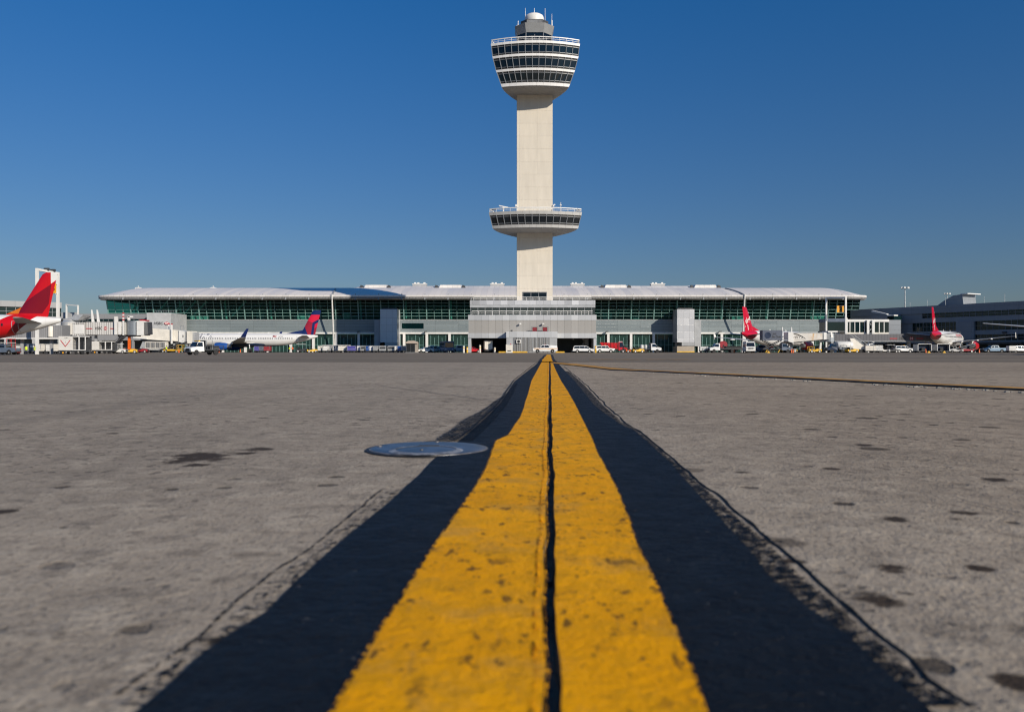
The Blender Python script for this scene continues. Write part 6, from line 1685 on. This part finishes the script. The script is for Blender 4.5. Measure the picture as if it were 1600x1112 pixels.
belt_loader('red belt loader beside the second red tailed jet', 1507, 206, rad(10), 5.5, 1.6, 'red_dull')
belt_loader('yellow belt loader under the rusty bridge beside the raised catering box', 1232, 209, rad(5), 5.0, 1.3)

def power_unit():
    D = 234; t = thing('ground_unit', 'cream framed ground air unit with four louvred panels below the cream bridge', 'ground unit', at(245, D), 0, GT)
    MB().box(-2.9, 2.9, -1, 1, 1.1, 3.0).build('casing', M['cream'], t, bevel=.03)
    for k in range(4): MB().box(-2.7 + k * 1.38, -2.7 + k * 1.38 + 1.2, -1.03, -1.002, 1.3, 2.8).build('louvre_panel', M['louvre'], t)
    MB().hexa([(-4.4, -1, 1.1), (-2.95, -1, 1.1), (-2.95, 1, 1.1), (-4.4, 1, 1.1)], [(-3.6, -1, 3.0), (-2.95, -1, 3.0), (-2.95, 1, 3.0), (-3.6, 1, 3.0)]).build('hood', M['midgrey'], t)
    MB().box(-2.8, 2.8, -.8, .8, .75, 1.05).build('chassis', M['white'], t)
    for x in (2.1, -2.1):
        for s_ in (-1, 1): wheel(t, x, s_ * .95, .38, .24)
power_unit()

# container dollies
GC = 'baggage containers and carts'
def mesh_container(label, px0, px1, pm, D, h, z0=.75):
    x0, x1, xm = Xp(px0, D), Xp(px1, D), Xp(pm, D); cx = (x0 + x1) / 2
    t = thing('container_cart', label, 'container cart', (cx, D, gz(D)), 0, GC); w = (x1 - x0) / 2; m = xm - cx
    MB().box(-w, m, -1.2, 1.2, z0, z0 + h).build('white_wall', panel_mat('container boards', (.70, .68, .64), 0, .45, .5, 0, .03, .02, .2, stain=.1), t, bevel=.02)
    MB().box(m, w, 0.4, 1.2, z0, z0 + h).build('rear_wall', M['dark'], t)
    fr = MB().box(m, w, -1.2, -1.08, z0, z0 + .14).box(m, w, -1.2, 1.2, z0 + h - .14, z0 + h)
    fr.box(w - .14, w, -1.2, -1.06, z0 + .14, z0 + h - .14).box((m + w) / 2 - .08, (m + w) / 2 + .08, -1.2, -1.06, z0 + .14, z0 + h - .14)
    fr.build('frame', M['white'], t)
    ms = MB(); k = m + .2
    while k < w - .15: ms.bar((k, -1.0, z0 + .1), (k, -1.0, z0 + h - .1), .03); k += .22
    k = z0 + .25
    while k < z0 + h - .15: ms.bar((m, -1.0, k), (w - .1, -1.0, k), .03); k += .28
    ms.build('mesh_door', M['dark'], t)
    MB().box(-w, w, -1.0, 1.0, z0 - .3, z0 - .02).box(-w - .9, -w, -.06, .06, z0 - .3, z0 - .2).build('dolly', M['dark'], t)
    for x in (-w * .7, w * .25, w * .75):
        for s_ in (-1, 1): wheel(t, x, s_ * 1.05, .3, .2, M['amber'] if x < 0 else M['black'])
    return t, m, w
t, m_, w_ = mesh_container('tall white container cart with a red V mark and mesh doors, nearest on the left', 96.5, 138.5, 118, 163, 2.75)
cxm = (-w_ + m_) / 2
MB().bar((cxm - .95, -1.21, 2.75), (cxm, -1.21, 1.5), .03, .14).bar((cxm, -1.21, 1.5), (cxm + .95, -1.21, 2.75), .03, .14).build('red_mark', M['redink'], t)
text_mesh('lettering', 'ALPHA', .26, M['ink'], t, lambda u, v: (cxm + .2 + u, -1.215, 3.15 + v)); text_mesh('lettering', '6', .3, M['ink'], t, lambda u, v: (cxm + .05 + u, -1.215, 2.35 + v))
mesh_container('lower white container cart with two dark mesh doors under the white bridge', 147, 179, 158.5, 176, 1.85)

def uld(paint, wd, h=1.55, slope=True, open_=False):
    def make(label, px, D):
        t = thing('baggage_container', label, 'container', at(px, D), R.uniform(-.06, .06), GC); w = wd / 2
        pts = [(-w, .55), (w - (.4 if slope else 0), .55), (w, .95 if slope else .55), (w, .55 + h), (-w, .55 + h)]
        MB().loft([[(x, y, z) for x, z in pts] for y in (-.75, .75)]).build('shell', M[paint], t, bevel=.02)
        if open_:
            MB().box(-w + .12, w - .12, -.775, -.755, .95, .55 + h - .25).build('curtain', M['dark'], t)
        fr = MB().box(-w, -w + .07, -.79, -.752, .6, .5 + h).box(w - .07, w, -.79, -.752, 1.0, .5 + h).box(-w, w, -.79, -.752, .5 + h - .06, .5 + h)
        fr.build('edge_frame', M['silver'], t)
        MB().box(-w + .1, w - .1, -.77, -.753, .9, .96).build('label_strip', M['midgrey'], t)
        MB().box(-w - .1, w + .1, -.7, .7, .35, .53).build('dolly', M['dark'], t)
        for x in (-w * .7, w * .7):
            for s_ in (-1, 1): wheel(t, x, s_ * .7, .2, .12, M['dark'])
        return t
    return make
words = 'first second third fourth fifth sixth seventh eighth ninth tenth eleventh twelfth thirteenth fourteenth fifteenth sixteenth seventeenth eighteenth'.split()
row = [(497.5, 502.5, 'cream'), (506, 513.5, 'white'), (513.8, 518, 'silver'), (522.2, 525.8, 'navy'), (529, 542, 'cream'), (543, 556, 'violet'), (558.5, 563.5, 'white'), (564, 571, 'open'), (572.3, 576.6, 'blue'), (577.5, 583, 'white'),
       (583.6, 592, 'grey'), (593, 603.2, 'open'), (606.5, 616.7, 'open'), (617.2, 620.7, 'white'), (621.2, 627.6, 'blue'), (628, 633, 'midgrey'), (633.5, 636.5, 'white')]
D = 221.0
nice = dict(cream='cream', white='white', silver='bare metal', navy='navy', violet='violet blue', blue='bright blue', grey='dark grey', midgrey='mid grey', open='dark fronted')
for i, (a, b, pm) in enumerate(row):
    m_ = 'silver' if pm == 'open' else pm
    t = uld(m_, (b - a) * D / F, 1.25, slope=(i % 3 == 1), open_=(pm == 'open'))('%s container, %s from left in the row left of the guard booth' % (nice[pm], words[i]), (a + b) / 2, D + R.uniform(-.8, .8))
    if pm == 'violet':
        for zz, s_ in ((1.45, 'BAGGAGE'), (1.05, 'SERVICE')):
            pass
for i, (a, b, z_) in enumerate(((505, 520, 0), (521, 534, 0), (535, 547, 0))):
    t = thing('baggage_cart', '%s cart with a white roof behind the containers, %s from the left' % ('covered', words[i]), 'baggage cart', at((a + b) / 2, 227), 0, GC)
    w = (b - a) * 227 / F / 2
    MB().box(-w, w, -.8, .8, .4, .55).build('deck', M['dark'], t); MB().box(-w, w, -.85, .85, 1.95, 2.05).build('roof', M['white'], t)
    MB().box(-w, -w + .08, -.8, .8, .55, 1.95).box(w - .08, w, -.8, .8, .55, 1.95).build('end_wall', M['white'], t)
    MB().box(-w + .08, w - .08, -.05, .05, .55, 1.95).build('curtain', M['slate'], t)
    for x in (-w * .7, w * .7):
        for s_ in (-1, 1): wheel(t, x, s_ * .75, .24, .14)
row2 = [(28, 37.5, 'white', 1.15, 'white container'), (37.8, 47, 'grey', 1.6, 'dark grey container'), (47.5, 58.5, 'slate', 1.6, 'blue grey container with a white label'), (59, 66.5, 'cream', 1.55, 'cream container'), (67, 74, 'cream', 1.5, 'cream container'), (74.3, 84, 'white', 1.5, 'white container'), (84.5, 95.5, 'cream', 1.55, 'cream container'), (139.5, 147, 'cream', 1.5, 'cream container')]
for i, (a, b, pm, h, lb) in enumerate(row2):
    D2 = 182
    t = uld(pm, (b - a) * D2 / F, h, slope=(i % 2 == 0))('%s, %s in the row under the red tailed jet' % (lb, words[i]), (a + b) / 2, D2)
    if pm == 'slate': MB().box(-.4, .55, -.8, -.78, 1.3, 1.8).build('paper_label', M['white'], t)
for i, (a, b, pm, lb) in enumerate(((398, 406, 'violet', 'violet container under the wing of the navy tailed jet'), (407, 412, 'slate', 'slate blue container between the violet and the red one'), (413, 423, 'red_dull', 'dull red container under the belly of the navy tailed jet'))):
    uld(pm, (b - a) * 248 / F, 1.3, False)(lb, (a + b) / 2, 248)
for a, b, lb in ((1431.5, 1453.5, 'dark container with a white frame left of centre below the second red tailed jet'), (1461.5, 1481.5, 'dark container with a white frame right under the second red tailed jet')):
    Dd = 201; w = (b - a) * Dd / F / 2
    t = thing('framed_container', lb, 'container', at((a + b) / 2, Dd), 0, GC)
    MB().box(-w + .1, w - .1, .2, 1.6, .5, 2.0).build('interior', M['navy'], t)
    MB().box(-w, -w + .14, -.8, 1.6, .5, 2.2).box(w - .14, w, -.8, 1.6, .5, 2.2).box(-w, w, -.8, 1.6, 2.06, 2.2).build('frame', M['silver'], t)
    MB().box(-w, w, -.8, 1.6, .35, .5).build('dolly', M['dark'], t)
    MB().box(-.5, .2, -.3, .15, .5, 1.2).build('bag_pile', M['black'], t)
    for x in (-w * .7, w * .7):
        for s_ in (-1, 1): wheel(t, x, .4 + s_ * 1.1, .2, .12, M['dark'])
uld('white', 2.0, 1.0, False)('white locker box beside the black frame left of the black flatbed', 1099.5, 206)
uld('cream', 2.6, 1.3, False)('cream container at the foot of the trestle under the glazed walkway', 1359, 208)
uld('silver', 2.4, 1.3, False)('bare metal container right of the glazed walkway trestle', 1370, 208)
uld('white', 1.8, 1.2, False)('white container under the dark canopy at the far right edge', 1580, 212)

# guard booth
def booth():
    D = 218; t = thing('guard_booth', 'small guard booth with a rounded tan roof left of the white cars', 'booth', at(643, D), 0)
    MB().box(-1.2, 1.0, -1, 1, .1, 2.4).build('cabin', M['vglass'], t)
    for x in (-1.2, -.1, .95): MB().box(x - .07, x + .07, -1.05, -1.003, .1, 2.4).build('mullion', M['dark'], t)
    MB().loft([[(x, y, z) for x, z in ((-1.5, 2.4), (-1.3, 2.75), (-.7, 3.1), (.6, 3.15), (1.5, 2.85), (1.75, 2.4))] for y in (-1.35, 1.35)]).build('roof', mat('tan roof', (.42, .35, .29), .8), t)
    MB().box(1.05, 1.7, -1, 1, 0, 2.4).build('side_wall', mat('tan wall', (.34, .30, .25), .8), t)
    MB().box(-1.6, 1.9, -1.3, 1.3, 0, .1).build('base', M['midgrey'], t)
booth()
def hut():
    D = 204.0; t = thing('kiosk', 'small cream kiosk with a red lamp at the left end of the podium entrance', 'kiosk', at(796, D - .9), 0)
    MB().box(-.85, .75, -.5, .3, 0, 1.9).build('cabinet', M['cream'], t, bevel=.03)
    MB().box(-.5, .45, -.53, -.502, .35, .6).build('vent', M['dark'], t)
    MB().box(-.95, .85, -.55, .35, 1.9, 1.98).build('lid', M['white'], t)
    MB().lathe([(.12, 1.98), (.12, 2.15), (.05, 2.22)], 10, 'z', (.3, 0, 0)).build('lamp', M['red'], t)
hut()
# kerbs, bollards, cones
for a, b, lb in ((779, 824, 'long yellow kerb block left of the pickup'), (868, 882, 'short yellow kerb block right of the pickup')):
    D = 203; o = MB().box(Xp(a, D), Xp(b, D), D - .3, D + .3, gz(D), .32).build('kerb_block', M['yellow'], bevel=.04); tag(o, lb + ' before the podium', 'kerb', 'yellow kerb blocks')
GB = 'posts guarding the podium'
for px, D, h, m_, lb in ((724.5, 205, 1.7, 'cream', 'cream post left of the podium'), (750, 206, 1.9, 'cream', 'cream post left of the box truck'), (773, 206, 1.3, 'cream', 'cream post right of the box truck'), (730, 206, 1.4, 'yellow', 'yellow post at the left corner of the podium'), (930.5, 206, 1.7, 'yellow', 'yellow post between the minivan and the white utility')):
    t = thing('bollard', lb, 'bollard', at(px, D), 0, GB)
    MB().lathe([(.24, 0), (.24, h - .1), (.12, h)], 12).build('post', M[m_], t, True)
    MB().lathe([(.245, h * .62), (.245, h * .74)], 12, caps=False).build('band', M['white'] if m_ == 'yellow' else M['yellow'], t)
def cone():
    t = thing('traffic_cone', '', 'traffic cone', (0, 0, 0), 0, 'orange traffic cones')
    MB().lathe([(.20, .04), (.05, 1.0), (.03, 1.02)], 14).build('cone_body', M['orange'], t, True)
    MB().lathe([(.137, .42), (.103, .64)], 14, caps=False).build('white_sleeve', M['white'], t)
    MB().box(-.27, .27, -.27, .27, 0, .045).build('base', M['black'], t)
    return t
c0 = cone(); first = True
for px, D, lb in ((279.5, 205, 'orange cone left of two others before the flatbed truck'), (289, 203, 'middle orange cone left of the flatbed truck'), (294.5, 202, 'orange cone at the bumper of the flatbed truck'), (342.5, 205, 'orange cone behind the flatbed truck'), (375.5, 230, 'orange cone under the blue engine'), (1147, 198, 'orange cone before the black flatbed'), (1236.5, 196, 'orange cone left of the red engine'), (1239, 197, 'orange cone close to the red engine'), (1446.5, 197, 'orange cone before the left framed container'), (1530, 196, 'orange cone right of the second jet'), (3, 165, 'orange cone at the left edge of the picture')):
    if first: c0.location = at(px, D); c0['label'] = lb; first = False
    else: dup(c0, at(px, D), label=lb)
chock = [(1200, 197, 'yellow wheel chock left under the raised catering box'), (1450, 198, 'yellow wheel chock before the framed containers'), (1474, 198, 'yellow wheel chock under the second jet')]
for px, D, lb in chock:
    t = thing('wheel_chock', lb, 'chock', at(px, D), 0, 'wheel chocks')
    MB().prism([(-.4, 0), (.4, 0), (0, .5)], lambda p: (p[0], -.5, p[1]), lambda p: (p[0], .5, p[1])).build('wedge', M['yellow'], t); MB().tube((.3, 0, .2), (.9, 0, .06), .04).build('rope', M['dark'], t)

# ramp workers
def person(label, px, D, rz, vest='hiviz', arm=0.0):
    t = thing('person', label, 'person', at(px, D), rz, 'ramp workers')
    J = dict(pel=(0, 0, .95), sp=(0, 0, 1.18), ch=(0, 0, 1.38), nk=(0, 0, 1.52), hd=(.02, 0, 1.63), top=(.01, 0, 1.75),
             hl=(0, .1, .9), kl=(.06, .11, .5), al=(-.02, .12, .09), tl=(.15, .13, .04), hr=(0, -.1, .9), kr=(.0, -.11, .5), ar=(-.08, -.12, .09), tr=(.09, -.13, .04),
             sl=(0, .19, 1.43), el=(.03, .25, 1.15), wl=(.14 + arm, .24, .93 + arm), sr=(0, -.19, 1.43), er=(.03, -.25, 1.15), wr=(.14, -.24, .93), fl=(.19 + arm, .23, .85 + arm), fr=(.19, -.23, .85))
    rd = dict(pel=.15, sp=.14, ch=.16, nk=.06, hd=.105, top=.07, hl=.095, kl=.065, al=.045, tl=.04, hr=.095, kr=.065, ar=.045, tr=.04, sl=.065, el=.048, wl=.035, sr=.065, er=.048, wr=.035, fl=.03, fr=.03)
    ed = [('pel', 'sp'), ('sp', 'ch'), ('ch', 'nk'), ('nk', 'hd'), ('hd', 'top'), ('pel', 'hl'), ('hl', 'kl'), ('kl', 'al'), ('al', 'tl'), ('pel', 'hr'), ('hr', 'kr'), ('kr', 'ar'), ('ar', 'tr'), ('ch', 'sl'), ('sl', 'el'), ('el', 'wl'), ('wl', 'fl'), ('ch', 'sr'), ('sr', 'er'), ('er', 'wr'), ('wr', 'fr')]
    ks = list(J); me = bpy.data.meshes.new('body'); me.from_pydata([J[k] for k in ks], [(ks.index(a), ks.index(b)) for a, b in ed], [])
    o = bpy.data.objects.new('body', me); COL.objects.link(o); o.parent = t
    sk = o.modifiers.new('skin', 'SKIN'); me.skin_vertices.new() if not me.skin_vertices else None
    for i, k in enumerate(ks): me.skin_vertices[0].data[i].radius = (rd[k], rd[k])
    me.skin_vertices[0].data[0].use_root = True
    su = o.modifiers.new('smooth', 'SUBSURF'); su.levels = 1; su.render_levels = 1
    m, nt, b = nt_of('worker skin and trousers'); n = N(nt); x_, y_, z_ = n.sep(n.coord())
    nt.links.new(n.mix(n.m('GREATER_THAN', z_, 1.5), n.mix(n.m('LESS_THAN', z_, .92), c4((.36, .2, .13)), c4((.02, .025, .05))), c4((.36, .2, .13))), b.inputs['Base Color'])
    me.materials.append(m)
    MB().loft([[(rx * math.cos(a), ry * math.sin(a), z) for a in [2 * math.pi * i / 14 for i in range(14)]] for z, rx, ry in ((.86, .17, .2), (1.0, .175, .2), (1.2, .17, .2), (1.38, .175, .225), (1.47, .12, .16), (1.5, .08, .09))], False).build('vest', M[vest], t, True)
    MB().lathe([(.115, 1.66), (.118, 1.72), (.09, 1.79), (.03, 1.81)], 12, 'z', (.01, 0, 0)).build('cap', M['navy'], t, True)
person('worker in a lime vest standing below the red tailed jet', 41, 158, rad(-60))
person('worker in a lime vest standing under the navy tailed jet', 452.5, 236, rad(-100))
person('worker in an orange vest beside the lime vested one under the navy tailed jet', 457, 236, rad(-70), 'orange')
person('worker in an orange vest behind the mesh gear under the second red tailed jet', 1499.5, 207, rad(-120), 'orange')
person('worker in a lime vest beside the yellow tug at the cream bridge', 260, 215, rad(-90))
person('worker in a lime vest right of the container row under the red tail', 54, 158, rad(-150))

# pieces of gear on the right and left
def portable_stand(label, px, D, h, w, m_, cat='service stand'):
    t = thing('service_stand', label, cat, at(px, D), 0, 'service stands')
    mb = MB()
    for x in (-w / 2, w / 2):
        for y in (-.6, .6): mb.bar((x, y, .25), (x, y, h), .07)
    for y in (-.6, .6): mb.bar((-w / 2, y, h), (w / 2, y, h), .07).bar((-w / 2, y, h * .6), (w / 2, y, h * .6), .06).bar((-w / 2, y, .3), (w / 2, y, h * .6), .05)
    mb.build('frame', M[m_], t)
    MB().box(-w / 2, w / 2, -.6, .6, h * .6, h * .6 + .06).build('platform', M['steel'], t)
    for x in (-w / 2, w / 2):
        for s_ in (-1, 1): wheel(t, x, s_ * .62, .18, .1)
portable_stand('black framed stand left of the black flatbed', 1108, 205, 1.6, 1.6, 'dark')
portable_stand('red framed stand under the red tail at the left edge', 17, 163.5, 3.0, 1.0, 'red')
portable_stand('steel stand beside the jet engine under the second red tail', 1487, 206, 1.6, 1.6, 'steel')
portable_stand('yellow stand on the near side of the rusty bridge leg', 1267, 203, 1.5, 1.3, 'yellow')
portable_stand('grey service stand right of the tank truck', 1322, 205, 2.2, 1.6, 'steel')
portable_stand('yellow service stand by the cream bridge loader', 282, 222, 2.0, 1.4, 'yellow')
portable_stand('dark stand under the wing of the second red tailed jet', 1515, 212, 1.4, 2.2, 'dark')
def hose_reel():
    D = 209; t = thing('hose_reel', 'round dark red hose reel standing behind the black flatbed', 'hose reel', at(1130, D + 1), 0)
    MB().lathe([(.95, -.5), (.95, -.42), (.55, -.4), (.55, .4), (.95, .42), (.95, .5)], 22, 'y', (0, 0, 2.0)).build('reel', M['red_dull'], t, True)
    MB().box(-.7, .7, -.55, .55, 0, .25).bar((-.5, -.5, .2), (0, -.55, 2.0), .12).bar((.5, -.5, .2), (0, -.55, 2.0), .12).bar((-.5, .5, .2), (0, .55, 2.0), .12).bar((.5, .5, .2), (0, .55, 2.0), .12).build('reel_stand', M['dark'], t)
hose_reel()
